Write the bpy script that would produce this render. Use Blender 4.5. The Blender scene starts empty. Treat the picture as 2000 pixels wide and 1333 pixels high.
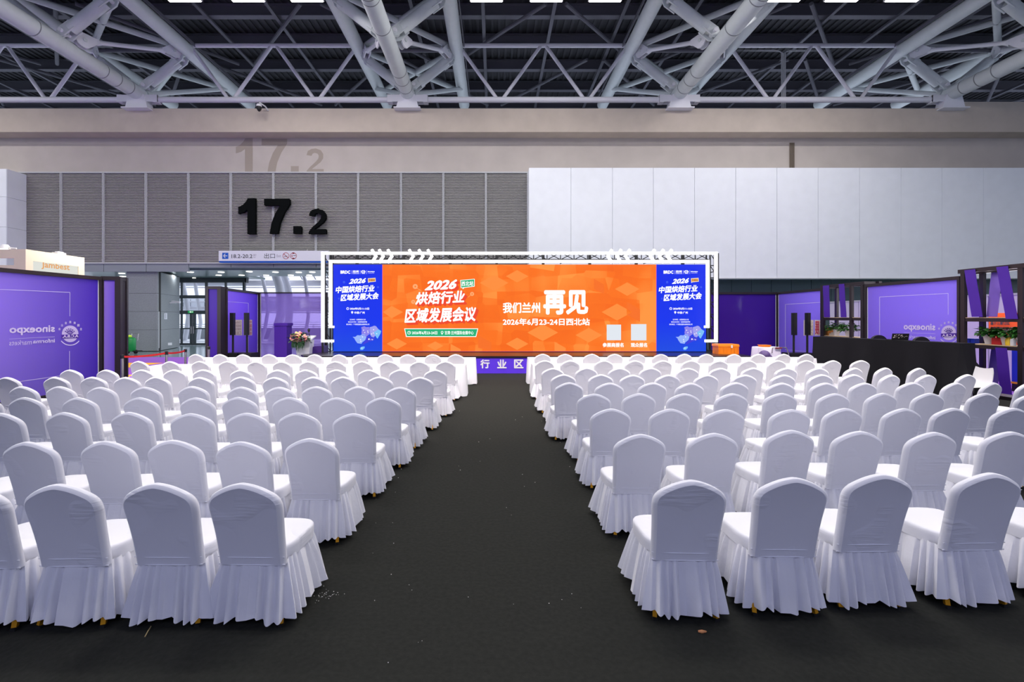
import bpy, math, random
from mathutils import Vector, Matrix
R = random.Random(7)
S = bpy.context.scene
C = S.collection
PI = math.pi
F = 888.9; VX = 966.0; HY = 620.0; H = 1.94      # focal length in pixels, vanishing point, eye height

# ------------------------------------------------------------------ camera, world, light, exposure
cam = bpy.data.cameras.new('camera'); co = bpy.data.objects.new('camera', cam); C.objects.link(co)
co.location = (0, 0, H); co.rotation_euler = (PI/2, 0, 0)
cam.lens = 16; cam.sensor_width = 36; cam.shift_x = 0.017; cam.shift_y = -0.02325; cam.clip_end = 500
S.camera = co
S.view_settings.view_transform = 'Standard'; S.view_settings.look = 'None'
S.view_settings.gamma = 1; S.view_settings.use_curve_mapping = False
S.view_settings.exposure = 0.0
S.cycles.use_denoising = True
S.cycles.max_bounces = 7; S.cycles.diffuse_bounces = 4; S.cycles.sample_clamp_indirect = 4
w = bpy.data.worlds.new('world'); S.world = w; w.use_nodes = True
bg = w.node_tree.nodes['Background']; bg.inputs[0].default_value = (0.74, 0.80, 1.0, 1); bg.inputs[1].default_value = 1.7
sl_ = bpy.data.lights.new('sun', 'SUN'); sl_.energy = 3; sl_.angle = 0.2; so_ = bpy.data.objects.new('sun', sl_); C.objects.link(so_)
so_.rotation_euler = (math.radians(-48), 0, math.radians(12))

def area(name, loc, sx, sy, power, col, rot=(0, 0, 0)):
    l = bpy.data.lights.new(name, 'AREA'); l.shape = 'RECTANGLE'; l.size = sx; l.size_y = sy
    l.energy = power; l.color = col
    o = bpy.data.objects.new(name, l); o.location = loc; o.rotation_euler = rot; C.objects.link(o); return o
LAMP_W = 165
LAMPS = []
for d in (19.0, 13.0, 7.0, 1.5):
    for px in (-560, -440, -320, 355-30, 480-30, 596-30, 950-30, 1068-30, 1184-30, 1536-30, 1650-30, 1769-30):
        LAMPS.append(((px+30-VX)/F*19.0, d))
LAMPZ = 15.28
for x, d in LAMPS:
    area('hall_lamp_light', (x, d, LAMPZ-0.03), 1.3, 0.45, LAMP_W*(0.45 if d < 2 else 1), (1, 0.96, 0.94))
# warm fill lamps added to brighten the chair rows nearest the stage
for x in (-7.5, -2.8, 3.2, 8):
    o = area('front_row_fill_light', (x, 3.5, 12.5), 0.8, 0.8, 170, (1, 0.88, 0.80), (math.radians(37), 0, 0)); o.data.spread = math.radians(52)
for x in (-12, -4, 4, 12):  # bluish fill added behind the camera to lift the chair backs
    area('rear_fill_light', (x, -7.5, 9.5), 3.0, 1.5, 210, (0.66, 0.70, 1.0), (math.radians(62), 0, 0))
# lamps of the neighbouring stands behind the violet side walls
for x, y, r in ((-12.6, 9.4, -1), (-12.6, 13.5, -1), (-11.3, 17.6, -1), (14.2, 16.5, 1), (14.2, 12.5, 1)):
    area('stand_light', (x, y, 2.75), 0.6, 2.2, 75, (1, 0.97, 1), (0, math.radians(55)*-r*-1 if r > 0 else math.radians(-55), 0))
for x in (-21, -16, -11, -6):
    area('passage_light', (x, 28.6, 4.6), 2.5, 0.5, 90, (0.95, 0.98, 1))
area('passage_light', (-15.5, 23.2, 4.3), 4, 0.4, 60, (0.95, 0.98, 1))

# ------------------------------------------------------------------ helpers
def lin(c):
    return tuple(((v/255)/12.92 if v/255 <= 0.04045 else ((v/255+0.055)/1.055)**2.4) for v in c)
def mat(name, rgb, rough=0.6, metal=0.0, emit=0.0, noise=0.0, nscale=8.0, bump=0.0, spec=0.5, alpha=None, stretch=(1, 1, 1)):
    m = bpy.data.materials.new(name); m.use_nodes = True
    nt = m.node_tree; b = nt.nodes['Principled BSDF']; c = lin(rgb)
    b.inputs['Base Color'].default_value = (*c, 1); b.inputs['Roughness'].default_value = rough
    b.inputs['Metallic'].default_value = metal; b.inputs['Specular IOR Level'].default_value = spec
    if emit:
        b.inputs['Emission Color'].default_value = (*c, 1); b.inputs['Emission Strength'].default_value = emit
        b.inputs['Base Color'].default_value = (0.01, 0.01, 0.01, 1); b.inputs['Specular IOR Level'].default_value = 0.1
    if noise or bump:
        tc = nt.nodes.new('ShaderNodeTexCoord'); mp = nt.nodes.new('ShaderNodeMapping'); mp.inputs['Scale'].default_value = stretch
        nz = nt.nodes.new('ShaderNodeTexNoise'); nz.inputs['Scale'].default_value = nscale; nz.inputs['Detail'].default_value = 5
        nt.links.new(tc.outputs['Object'], mp.inputs[0]); nt.links.new(mp.outputs[0], nz.inputs['Vector'])
        if noise:
            r = nt.nodes.new('ShaderNodeMapRange'); r.inputs['From Min'].default_value = 0.3; r.inputs['From Max'].default_value = 0.7
            r.inputs['To Min'].default_value = 1-noise; r.inputs['To Max'].default_value = 1+noise
            mx = nt.nodes.new('ShaderNodeMix'); mx.data_type = 'RGBA'; mx.blend_type = 'MULTIPLY'; mx.inputs[0].default_value = 1
            mx.inputs[6].default_value = (*c, 1)
            nt.links.new(nz.outputs['Fac'], r.inputs[0]); nt.links.new(r.outputs[0], mx.inputs[7]); nt.links.new(mx.outputs[2], b.inputs['Base Color'])
        if bump:
            bp = nt.nodes.new('ShaderNodeBump'); bp.inputs['Strength'].default_value = bump; bp.inputs['Distance'].default_value = 0.01
            nt.links.new(nz.outputs['Fac'], bp.inputs['Height']); nt.links.new(bp.outputs[0], b.inputs['Normal'])
    return m

def P(px, py, d): return Vector(((px-VX)/F*d, d, H+(HY-py)/F*d))
def FL(px, py, z=0.0):                              # point of the horizontal plane z seen at a pixel
    return P(px, py, (H-z)*F/(py-HY))
class Plane:                                        # vertical plane through plan points a, b
    def __init__(s, a, b, off=0.0):
        a = Vector((a[0], a[1])); b = Vector((b[0], b[1])); t = (b-a).normalized(); n = Vector((t.y, -t.x))
        if n.dot(-a) < 0: n = -n
        s.a = a+n*off; s.n = n; s.b = b+n*off
    def pt(s, px, py):
        dx = (px-VX)/F; k = s.a.dot(s.n)/(dx*s.n.x+s.n.y); return P(px, py, k)
    def shifted(s, off):
        q = Plane.__new__(Plane); q.a = s.a+s.n*off; q.n = s.n; q.b = s.b+s.n*off; return q

class MB:
    def __init__(s): s.v = []; s.f = []; s.m = []
    def add(s, vs, fs, mi=0):
        k = len(s.v); s.v += [tuple(v) for v in vs]; s.f += [tuple(i+k for i in f) for f in fs]; s.m += [mi]*len(fs); return s
    def box(s, x0, x1, y0, y1, z0, z1, mi=0):
        return s.add([(x0,y0,z0),(x1,y0,z0),(x1,y1,z0),(x0,y1,z0),(x0,y0,z1),(x1,y0,z1),(x1,y1,z1),(x0,y1,z1)],
                     [(0,3,2,1),(4,5,6,7),(0,1,5,4),(1,2,6,5),(2,3,7,6),(3,0,4,7)], mi)
    def bar(s, a, b, wd, ht, mi=0, up=(0, 0, 1)):   # rectangular bar from a to b
        a = Vector(a); b = Vector(b); t = (b-a).normalized(); u = Vector(up)
        if abs(t.dot(u)) > 0.98: u = Vector((0, 1, 0))
        x = t.cross(u).normalized()*wd/2; z = x.cross(t).normalized()*ht/2
        vs = [p+q for p in (a, b) for q in (-x-z, x-z, x+z, -x+z)]
        return s.add(vs, [(0,1,2,3),(7,6,5,4),(0,4,5,1),(1,5,6,2),(2,6,7,3),(3,7,4,0)], mi)
    def tube(s, pts, r, n=10, mi=0, cap=True):
        pts = [Vector(p) for p in pts]; rs = r if isinstance(r, (list, tuple)) else [r]*len(pts)
        t0 = (pts[1]-pts[0]).normalized(); u = Vector((0,0,1)) if abs(t0.z) < 0.9 else Vector((1,0,0))
        vs = []; fs = []
        for i, p in enumerate(pts):
            t = (pts[min(i+1, len(pts)-1)]-pts[max(i-1, 0)]).normalized()
            x = t.cross(u).normalized(); y = x.cross(t).normalized()
            for k in range(n):
                a = 2*PI*k/n; vs.append(p+(x*math.cos(a)+y*math.sin(a))*rs[i])
        for i in range(len(pts)-1):
            for k in range(n):
                fs.append((i*n+k, i*n+(k+1)%n, (i+1)*n+(k+1)%n, (i+1)*n+k))
        if cap: fs.append(tuple(range(n-1, -1, -1))); fs.append(tuple((len(pts)-1)*n+k for k in range(n)))
        return s.add(vs, fs, mi)
    def lathe(s, prof, c, n=20, mi=0):              # prof [(r,z)]
        vs = []; fs = []
        for r, z in prof:
            for k in range(n):
                a = 2*PI*k/n; vs.append((c[0]+r*math.cos(a), c[1]+r*math.sin(a), c[2]+z))
        for i in range(len(prof)-1):
            for k in range(n): fs.append((i*n+k, i*n+(k+1)%n, (i+1)*n+(k+1)%n, (i+1)*n+k))
        fs.append(tuple(range(n-1, -1, -1))); fs.append(tuple((len(prof)-1)*n+k for k in range(n)))
        return s.add(vs, fs, mi)
    def prism(s, front, off, mi=0):                 # polygon of 3D points extruded by off
        n = len(front); a = [Vector(p) for p in front]; b = [p+Vector(off) for p in a]
        return s.add(a+b, [tuple(range(n)), tuple(range(2*n-1, n-1, -1))]+[(i, i+n, (i+1)%n+n, (i+1)%n) for i in range(n)], mi)
    def poly(s, pts, mi=0): return s.add(pts, [tuple(range(len(pts)))], mi)
    def ball(s, c, r, sq=1.0, mi=0, n=6):
        prof = [(max(1e-3, r*math.sin(PI*i/n)), -r*sq*math.cos(PI*i/n)) for i in range(n+1)]
        return s.lathe(prof, c, n+2, mi)
    def build(s, name, mats, parent=None, smooth=False, world=True, label=None, kind=None):
        me = bpy.data.meshes.new(name)
        vs = s.v
        if parent is not None and world:
            l = parent.matrix_world.translation if parent.parent is None else Vector((0, 0, 0))
            base = Vector(parent.location)
            q = parent.parent
            while q is not None: base = base+Vector(q.location); q = q.parent
            vs = [(v[0]-base.x, v[1]-base.y, v[2]-base.z) for v in vs]
        me.from_pydata([tuple(v) for v in vs], [], s.f)
        mats = mats if isinstance(mats, (list, tuple)) else [mats]
        for m_ in mats: me.materials.append(m_)
        if len(mats) > 1: me.polygons.foreach_set('material_index', s.m)
        if smooth: me.shade_smooth() if smooth is True else me.shade_smooth()
        me.validate(); me.update()
        if smooth:
            try: me.set_sharp_from_angle(angle=math.radians(24 if name == 'backrest_cover' else 45))
            except Exception: pass
        o = bpy.data.objects.new(name, me); C.objects.link(o)
        if parent is not None: o.parent = parent
        if label: o['label'] = label
        if kind: o['kind'] = kind
        return o
def tag(o, label=None, cat=None, group=None, kind=None):
    if label: o['label'] = label
    if cat: o['category'] = cat
    if group: o['group'] = group
    if kind: o['kind'] = kind
    return o
def thing(name, label, cat, loc=(0, 0, 0), group=None, rz=0):
    o = bpy.data.objects.new(name, None); C.objects.link(o); o.location = loc; o.rotation_euler = (0, 0, rz)
    o.empty_display_size = 0.2
    return tag(o, label, cat, group)
def copy_tree(o, parent=None):
    c = o.copy(); C.objects.link(c)
    if parent is not None: c.parent = parent
    for ch in list(o.children): copy_tree(ch, c)
    return c
NUM = ['zero', 'first', 'second', 'third', 'fourth', 'fifth', 'sixth', 'seventh', 'eighth', 'ninth', 'tenth', 'eleventh', 'twelfth', 'thirteenth', 'fourteenth']

_tc = {}
def text_geo(s, bold=0.0, shear=0.0, sp=1.0):
    key = (s, bold, shear, sp)
    if key in _tc: return _tc[key]
    cu = bpy.data.curves.new('t', 'FONT'); cu.body = s; cu.size = 1; cu.shear = shear; cu.space_character = sp
    cu.resolution_u = 2; cu.fill_mode = 'FRONT'
    o = bpy.data.objects.new('t', cu); C.objects.link(o)
    dg = bpy.context.evaluated_depsgraph_get(); me = o.evaluated_get(dg).to_mesh()
    vs = [(v.co.x, v.co.y) for v in me.vertices]; fs = [tuple(p.vertices) for p in me.polygons]
    o.evaluated_get(dg).to_mesh_clear(); bpy.data.objects.remove(o); bpy.data.curves.remove(cu)
    x0 = min(v[0] for v in vs); x1 = max(v[0] for v in vs); y0 = min(v[1] for v in vs); y1 = max(v[1] for v in vs)
    if bold > 0.004:    # heavier strokes: the same outlines laid over each other, slightly shifted
        vs0, fs0 = [v[:2] for v in vs], fs; vs, fs = [], []; ly = []
        dirs = [(1, 0), (-1, 0), (0, 1), (0, -1)] if bold < 0.02 else [(1, 0), (-1, 0), (0, 1), (0, -1), (.7, .7), (-.7, .7), (.7, -.7), (-.7, -.7), (0, 0)]
        for li_, (dx, dy) in enumerate(dirs):
            k = len(vs); ly += [li_]*len(vs0); vs += [(a+dx*bold, b+dy*bold) for a, b in vs0]; fs += [tuple(i+k for i in f) for f in fs0]
        x0 -= bold; x1 += bold; y0 -= bold; y1 += bold
    else: ly = [0]*len(vs)
    r = ([((v[0]-x0)/(x1-x0), (v[1]-y0)/(y1-y0), l_) for v, l_ in zip(vs, ly)], fs); _tc[key] = r; return r
def print_text(mb, s, rect, pl, mirror=False, bold=0.012, shear=0.0, rise=0.0, sp=1.0, mi=0):
    """lettering printed flat on a vertical plane; rect = x0,y0,x1,y1 in photo pixels, rise = slope of the baseline"""
    vs, fs = text_geo(s, bold, shear, sp); x0, y0, x1, y1 = rect
    o = pl.pt(x0, y1); u = pl.pt(x1, y1)-o; v = pl.pt(x0, y0)-o
    u.z = 0
    pts = []
    nn = Vector((pl.n.x, pl.n.y, 0))
    for a, b, l_ in vs:
        if mirror: a = 1-a
        pts.append(o+u*a+v*b+nn*(l_*0.0005)+Vector((0, 0, rise*u.length*a)))
    mb.add(pts, fs, mi)
def print_line(mb, a, b, wpx, pl, mi=0):            # straight printed line between two pixels
    dx, dy = b[0]-a[0], b[1]-a[1]; l = math.hypot(dx, dy); nx, ny = -dy/l*wpx/2, dx/l*wpx/2
    mb.poly([pl.pt(a[0]+nx, a[1]+ny), pl.pt(b[0]+nx, b[1]+ny), pl.pt(b[0]-nx, b[1]-ny), pl.pt(a[0]-nx, a[1]-ny)], mi)
def print_poly(mb, pts, pl, mi=0): mb.poly([pl.pt(x, y) for x, y in pts], mi)
def ring(mb, cx, cy, r, wd, pl, a0=0, a1=360, n=28, ry=None, mi=0):
    ry = ry or r
    q = [(math.radians(a0+(a1-a0)*i/n)) for i in range(n+1)]
    o = [pl.pt(cx+r*math.cos(a), cy+ry*math.sin(a)) for a in q]; k = 1-wd/r
    i_ = [pl.pt(cx+r*k*math.cos(a), cy+ry*k*math.sin(a)) for a in q]
    mb.add(o+i_, [(j, j+1, n+2+j, n+1+j) for j in range(n)], mi)
def disc(mb, cx, cy, r, pl, ry=None, n=24, mi=0):
    ry = ry or r
    mb.poly([pl.pt(cx+r*math.cos(2*PI*i/n), cy+ry*math.sin(2*PI*i/n)) for i in range(n)], mi)

# ------------------------------------------------------------------ materials
M = {}
M['carpet'] = mat('black carpet', (41, 42, 39), 0.95, noise=0.14, nscale=30, bump=0.5, spec=0.1)
M['tile'] = mat('grey stone floor', (105, 125, 130), 0.16, noise=0.1, nscale=1)
M['concrete'] = mat('painted concrete beam', (200, 188, 176), 0.9, noise=0.05, nscale=1.5, spec=0.2)
M['upper'] = mat('painted upper wall', (192, 184, 178), 0.9, noise=0.05, nscale=1, spec=0.2)
M['ghost'] = mat('faded tan paint', (166, 156, 146), 0.9, spec=0.1)
M['slat'] = mat('grey aluminium slat', (172, 170, 168), 0.5, metal=0.0, spec=0.3)
M['slatback'] = mat('dark acoustic backing', (48, 49, 50), 0.9)
M['mullion'] = mat('light grey mullion', (190, 192, 196), 0.45)
M['panelw'] = mat('white partition panel', (240, 244, 250), 0.6, noise=0.02, nscale=2)
M['stone'] = mat('grey stone cladding', (138, 144, 148), 0.6, noise=0.12, nscale=22, bump=0.1)
M['fascia'] = mat('grey metal fascia', (140, 146, 154), 0.5)
M['soffit'] = mat('grey green soffit', (120, 140, 138), 0.3)
M['darkpanel'] = mat('dark green grey panel', (72, 92, 94), 0.45)
M['deck'] = mat('dark roof deck', (62, 62, 68), 0.8)
M['purlin'] = mat('dark purlin', (98, 98, 108), 0.6)
M['steel'] = mat('pale grey painted steel', (212, 218, 220), 0.42, noise=0.03, nscale=3)
M['steelw'] = mat('white painted steel', (232, 232, 240), 0.4)
M['seam'] = mat('weld seam', (130, 134, 140), 0.5)
M['black'] = mat('matte black', (18, 18, 20), 0.5)
M['digit'] = mat('black sign face', (9, 12, 13), 0.9, spec=0.1)
M['frame'] = mat('dark brown black frame', (36, 26, 32), 0.5)
M['white'] = mat('white plastic', (235, 235, 238), 0.4)
M['lampbody'] = mat('lamp housing', (200, 200, 205), 0.5)
M['lampglow'] = mat('lamp diffuser', (255, 246, 246), emit=9.0)
M['tubeglow'] = mat('white light tube', (255, 253, 255), emit=2.6)
M['downglow'] = mat('downlight glow', (255, 250, 240), emit=5.0)
M['gold'] = mat('gold painted chair leg', (226, 160, 20), 0.3, metal=0.55)
M['rubber'] = mat('black rubber', (14, 14, 14), 0.8)
M['blackcloth'] = mat('black table cloth', (26, 26, 30), 0.9, spec=0.15, bump=0.3, nscale=12)
M['strip'] = mat('violet ribbon cloth', (74, 28, 160), 0.6)
M['strip2'] = mat('lilac ribbon cloth', (150, 120, 222), 0.6)
M['lineprint'] = mat('pale lilac print', (226, 214, 250), 0.5)
M['lineprint2'] = mat('soft lilac print', (206, 192, 240), 0.5)
M['cream'] = mat('cream print', (226, 212, 200), 0.6)
M['redprint'] = mat('red print', (200, 70, 90), 0.6)
M['stagefront'] = mat('violet stage skirt', (92, 52, 226), 0.45)
M['stagetop'] = mat('black stage deck', (30, 28, 30), 0.28)
M['orangebox'] = mat('orange plastic crate', (255, 140, 10), 0.4)
M['leaf'] = mat('green leaf', (44, 104, 34), 0.5, noise=0.3, nscale=14)
M['leaf2'] = mat('dark green leaf', (28, 70, 30), 0.5, noise=0.3, nscale=14)
M['pot'] = mat('white flower pot', (236, 232, 232), 0.4)
M['peach'] = mat('peach rose', (246, 190, 168), 0.7)
M['pink'] = mat('pink rose', (232, 120, 130), 0.7)
M['yellowp'] = mat('lime petal', (210, 220, 90), 0.7)
M['beige'] = mat('beige booth board', (244, 226, 194), 0.7)
M['wood'] = mat('pale wood shelf top', (206, 178, 140), 0.5, noise=0.12, nscale=4, stretch=(1, 12, 12))
M['glass_dark'] = mat('dark aluminium', (44, 56, 60), 0.4)
M['parapet'] = mat('grey parapet', (150, 154, 160), 0.8)
M['chrome'] = mat('brushed steel', (190, 186, 184), 0.25, metal=0.9)
M['tape'] = mat('red barrier belt', (226, 26, 30), 0.5)
M['purplecarpet'] = mat('violet exhibition carpet', (140, 80, 190), 0.9)
M['amber'] = mat('amber carpet stripe', (255, 178, 40), 0.9)
M['binGreen'] = mat('green plastic', (8, 134, 62), 0.4)
M['teal'] = mat('teal decal', (40, 190, 160), 0.4)
M['lime'] = mat('lime bag', (190, 230, 60), 0.6)
M['signblue'] = mat('sign blue', (24, 92, 196), 0.4)
M['signwhite'] = mat('sign white face', (226, 228, 238), 0.4)
M['ink'] = mat('dark grey ink', (70, 74, 80), 0.6)
M['inkl'] = mat('light grey ink', (160, 160, 168), 0.6)
M['signred'] = mat('dark red print', (170, 40, 50), 0.5)
M['bluebox'] = mat('blue print board', (30, 60, 190), 0.5)
M['orangeboard'] = mat('orange banner', (248, 96, 30), 0.6, emit=0.0)
M['brown'] = mat('cardboard', (196, 130, 50), 0.8)
M['redbag'] = mat('red gift bag', (206, 30, 36), 0.5)
M['yellowb'] = mat('yellow jar', (240, 200, 40), 0.4)
M['greypl'] = mat('clear grey plastic bag', (150, 160, 160), 0.3)
M['hallwall'] = mat('pale booth wall', (214, 208, 226), 0.7)
M['outground'] = mat('pale outdoor paving', (210, 214, 220), 0.8)
M['litter'] = mat('white crumbs', (235, 232, 225), 0.8)
M['snack'] = mat('brown wrapper', (206, 140, 90), 0.5)
M['straw'] = mat('straw', (190, 170, 120), 0.6)

def led(name, rgb, e=1.0):
    m = mat(name, rgb, emit=e); return m
L = dict(white=led('led white', (255, 255, 255), 1.15), red=led('led red', (240, 70, 40)), green=led('led green', (32, 178, 120)),
         cardw=led('led pale', (226, 232, 240)), tagorange=led('led tag orange', (250, 180, 100)),
         map1=led('led map violet', (140, 130, 236)), map2=led('led map lilac', (160, 160, 240)), map3=led('led map sky', (120, 190, 248)),
         map4=led('led map blue', (150, 180, 252)), map5=led('led map deep', (60, 60, 220)), faint=led('led faint blue', (70, 100, 236)),
         faintw=led('led faint peach', (255, 170, 110)), pink=led('led pink edge', (255, 110, 150)))
# LED faces: orange with faceted hexagon shades, blue with a slight printed gradient
def led_orange():
    m = bpy.data.materials.new('led orange facets'); m.use_nodes = True; nt = m.node_tree; b = nt.nodes['Principled BSDF']
    tc = nt.nodes.new('ShaderNodeTexCoord')
    def vor(sc, off):
        mp = nt.nodes.new('ShaderNodeMapping'); mp.inputs['Scale'].default_value = (sc, 1, sc*1.15); mp.inputs['Location'].default_value = (off, 0, off)
        v = nt.nodes.new('ShaderNodeTexVoronoi'); v.inputs['Scale'].default_value = 1; v.inputs['Randomness'].default_value = 0.35
        nt.links.new(tc.outputs['Object'], mp.inputs[0]); nt.links.new(mp.outputs[0], v.inputs['Vector']); return v
    v1 = vor(0.95, 0.3); v2 = vor(1.7, 4.1)
    bw = nt.nodes.new('ShaderNodeRGBToBW'); nt.links.new(v1.outputs['Color'], bw.inputs[0])
    bw2 = nt.nodes.new('ShaderNodeRGBToBW'); nt.links.new(v2.outputs['Color'], bw2.inputs[0])
    nz = nt.nodes.new('ShaderNodeTexNoise'); nz.inputs['Scale'].default_value = 0.35; nt.links.new(tc.outputs['Object'], nz.inputs['Vector'])
    a = nt.nodes.new('ShaderNodeMath'); a.operation = 'MULTIPLY_ADD'; a.inputs[1].default_value = 0.35; nt.links.new(bw.outputs[0], a.inputs[0])
    a2 = nt.nodes.new('ShaderNodeMath'); a2.operation = 'MULTIPLY_ADD'; a2.inputs[1].default_value = 0.25; nt.links.new(bw2.outputs[0], a2.inputs[0])
    nt.links.new(nz.outputs['Fac'], a2.inputs[2]); nt.links.new(a2.outputs[0], a.inputs[2])
    r = nt.nodes.new('ShaderNodeValToRGB'); nt.links.new(a.outputs[0], r.inputs[0])
    e = r.color_ramp.elements; e[0].position = 0.45; e[0].color = (*lin((246, 98, 14)), 1); e[1].position = 1.1; e[1].color = (*lin((255, 150, 62)), 1)
    x = r.color_ramp.elements.new(0.8); x.color = (*lin((253, 116, 26)), 1)
    nt.links.new(r.outputs[0], b.inputs['Emission Color']); b.inputs['Emission Strength'].default_value = 1.0
    b.inputs['Base Color'].default_value = (0.01, 0.01, 0.01, 1); b.inputs['Specular IOR Level'].default_value = 0.05
    return m
def led_blue():
    m = bpy.data.materials.new('led blue'); m.use_nodes = True; nt = m.node_tree; b = nt.nodes['Principled BSDF']
    tc = nt.nodes.new('ShaderNodeTexCoord'); sp = nt.nodes.new('ShaderNodeSeparateXYZ'); nt.links.new(tc.outputs['Generated'], sp.inputs[0])
    r = nt.nodes.new('ShaderNodeValToRGB'); nt.links.new(sp.outputs['Z'], r.inputs[0])
    e = r.color_ramp.elements; e[0].color = (*lin((22, 74, 226)), 1); e[1].color = (*lin((14, 44, 236)), 1)
    x = e.new(0.35); x.color = (*lin((6, 50, 238)), 1)
    nt.links.new(r.outputs[0], b.inputs['Emission Color']); b.inputs['Emission Strength'].default_value = 1.0
    b.inputs['Base Color'].default_value = (0.01, 0.01, 0.01, 1); b.inputs['Specular IOR Level'].default_value = 0.05
    return m
M['led_orange'] = led_orange(); M['led_blue'] = led_blue()

def banner(name, c0, c1, axis=1, gloss=0.45, trans=0.0, p0=0.0, p1=1.0):
    """stretched violet fabric with its printed gradient; lets some light through"""
    m = bpy.data.materials.new(name); m.use_nodes = True; nt = m.node_tree; b = nt.nodes['Principled BSDF']; out = nt.nodes['Material Output']
    tc = nt.nodes.new('ShaderNodeTexCoord'); sp = nt.nodes.new('ShaderNodeSeparateXYZ'); nt.links.new(tc.outputs['Generated'], sp.inputs[0])
    r = nt.nodes.new('ShaderNodeValToRGB'); nt.links.new(sp.outputs[axis], r.inputs[0])
    e = r.color_ramp.elements; e[0].position = p0; e[1].position = p1; e[0].color = (*lin(c0), 1); e[1].color = (*lin(c1), 1)
    nt.links.new(r.outputs[0], b.inputs['Base Color']); b.inputs['Roughness'].default_value = gloss
    tr = nt.nodes.new('ShaderNodeBsdfTranslucent'); nt.links.new(r.outputs[0], tr.inputs[0])
    mx = nt.nodes.new('ShaderNodeMixShader'); mx.inputs[0].default_value = 0.45
    nt.links.new(b.outputs[0], mx.inputs[1]); nt.links.new(tr.outputs[0], mx.inputs[2]); last = mx
    if trans:
        tp = nt.nodes.new('ShaderNodeBsdfTransparent'); tp.inputs[0].default_value = (0.80, 0.72, 0.96, 1)
        m2 = nt.nodes.new('ShaderNodeMixShader'); m2.inputs[0].default_value = trans
        nt.links.new(mx.outputs[0], m2.inputs[1]); nt.links.new(tp.outputs[0], m2.inputs[2]); last = m2
    nt.links.new(last.outputs[0], out.inputs[0]); return m
M['ban_left'] = banner('violet fabric, lilac towards one end', (186, 162, 240), (92, 56, 200), 1, 0.5, 0, 0.45, 1.0)
M['ban_mid'] = banner('violet fabric', (172, 142, 240), (120, 82, 216), 1)
M['ban_right'] = banner('lilac violet fabric', (170, 148, 244), (158, 132, 238), 1)
M['ban_deep'] = banner('deep violet fabric', (92, 50, 190), (78, 40, 170), 0, 0.12)
M['ban_film'] = banner('see-through violet film', (180, 146, 236), (180, 146, 236), 0, 0.1, 0.6)
M['ban_strip'] = banner('violet column cloth', (86, 44, 184), (86, 44, 184), 0)

def glass_mat():
    m = bpy.data.materials.new('clear glazing'); m.use_nodes = True; nt = m.node_tree; out = nt.nodes['Material Output']
    g = nt.nodes.new('ShaderNodeBsdfGlossy'); g.inputs['Roughness'].default_value = 0.02
    t = nt.nodes.new('ShaderNodeBsdfTransparent'); t.inputs[0].default_value = (0.97, 0.99, 0.99, 1)
    mx = nt.nodes.new('ShaderNodeMixShader'); mx.inputs[0].default_value = 0.97
    nt.links.new(g.outputs[0], mx.inputs[1]); nt.links.new(t.outputs[0], mx.inputs[2]); nt.links.new(mx.outputs[0], out.inputs[0]); return m
M['glass'] = glass_mat()

def cloth_mat(name, wr):
    m = bpy.data.materials.new(name); m.use_nodes = True; nt = m.node_tree; b = nt.nodes['Principled BSDF']
    b.inputs['Base Color'].default_value = (*lin((236, 236, 242)), 1); b.inputs['Roughness'].default_value = 0.75
    b.inputs['Specular IOR Level'].default_value = 0.2
    b.inputs['Sheen Weight'].default_value = 0.25
    tc = nt.nodes.new('ShaderNodeTexCoord'); oi = nt.nodes.new('ShaderNodeObjectInfo')
    ad = nt.nodes.new('ShaderNodeVectorMath'); ad.operation = 'ADD'; nt.links.new(tc.outputs['Object'], ad.inputs[0]); nt.links.new(oi.outputs['Random'], ad.inputs[1])
    if wr:   # stretched creases near the shoulders of some covers
        mp = nt.nodes.new('ShaderNodeMapping'); mp.inputs['Scale'].default_value = (5, 5, 46); mp.inputs['Rotation'].default_value = (0, 0.12, 0)
        nz = nt.nodes.new('ShaderNodeTexNoise'); nz.inputs['Scale'].default_value = 1; nz.inputs['Detail'].default_value = 2
        nt.links.new(ad.outputs[0], mp.inputs[0]); nt.links.new(mp.outputs[0], nz.inputs['Vector'])
        big = nt.nodes.new('ShaderNodeTexNoise'); big.inputs['Scale'].default_value = 5; big.inputs['Detail'].default_value = 0
        sc = nt.nodes.new('ShaderNodeVectorMath'); sc.operation = 'MULTIPLY_ADD'; sc.inputs[1].default_value = (37, 11, 53)
        nt.links.new(oi.outputs['Random'], sc.inputs[0]); nt.links.new(tc.outputs['Object'], sc.inputs[2]); nt.links.new(sc.outputs[0], big.inputs['Vector'])
        mr = nt.nodes.new('ShaderNodeMapRange'); mr.inputs['From Min'].default_value = 0.6; mr.inputs['From Max'].default_value = 0.7
        nt.links.new(big.outputs['Fac'], mr.inputs[0])
        ml = nt.nodes.new('ShaderNodeMath'); ml.operation = 'MULTIPLY'; nt.links.new(nz.outputs['Fac'], ml.inputs[0]); nt.links.new(mr.outputs[0], ml.inputs[1])
        bp = nt.nodes.new('ShaderNodeBump'); bp.inputs['Strength'].default_value = 0.5; bp.inputs['Distance'].default_value = 0.012
        nt.links.new(ml.outputs[0], bp.inputs['Height']); nt.links.new(bp.outputs[0], b.inputs['Normal'])
    else:
        nz = nt.nodes.new('ShaderNodeTexNoise'); nz.inputs['Scale'].default_value = 9; nz.inputs['Detail'].default_value = 4
        nt.links.new(ad.outputs[0], nz.inputs['Vector'])
        bp = nt.nodes.new('ShaderNodeBump'); bp.inputs['Strength'].default_value = 0.35; bp.inputs['Distance'].default_value = 0.02
        nt.links.new(nz.outputs['Fac'], bp.inputs['Height']); nt.links.new(bp.outputs[0], b.inputs['Normal'])
    return m
M['spandex'] = cloth_mat('white stretch cover', True); M['skirt'] = cloth_mat('white pleated skirt cloth', False)

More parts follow.
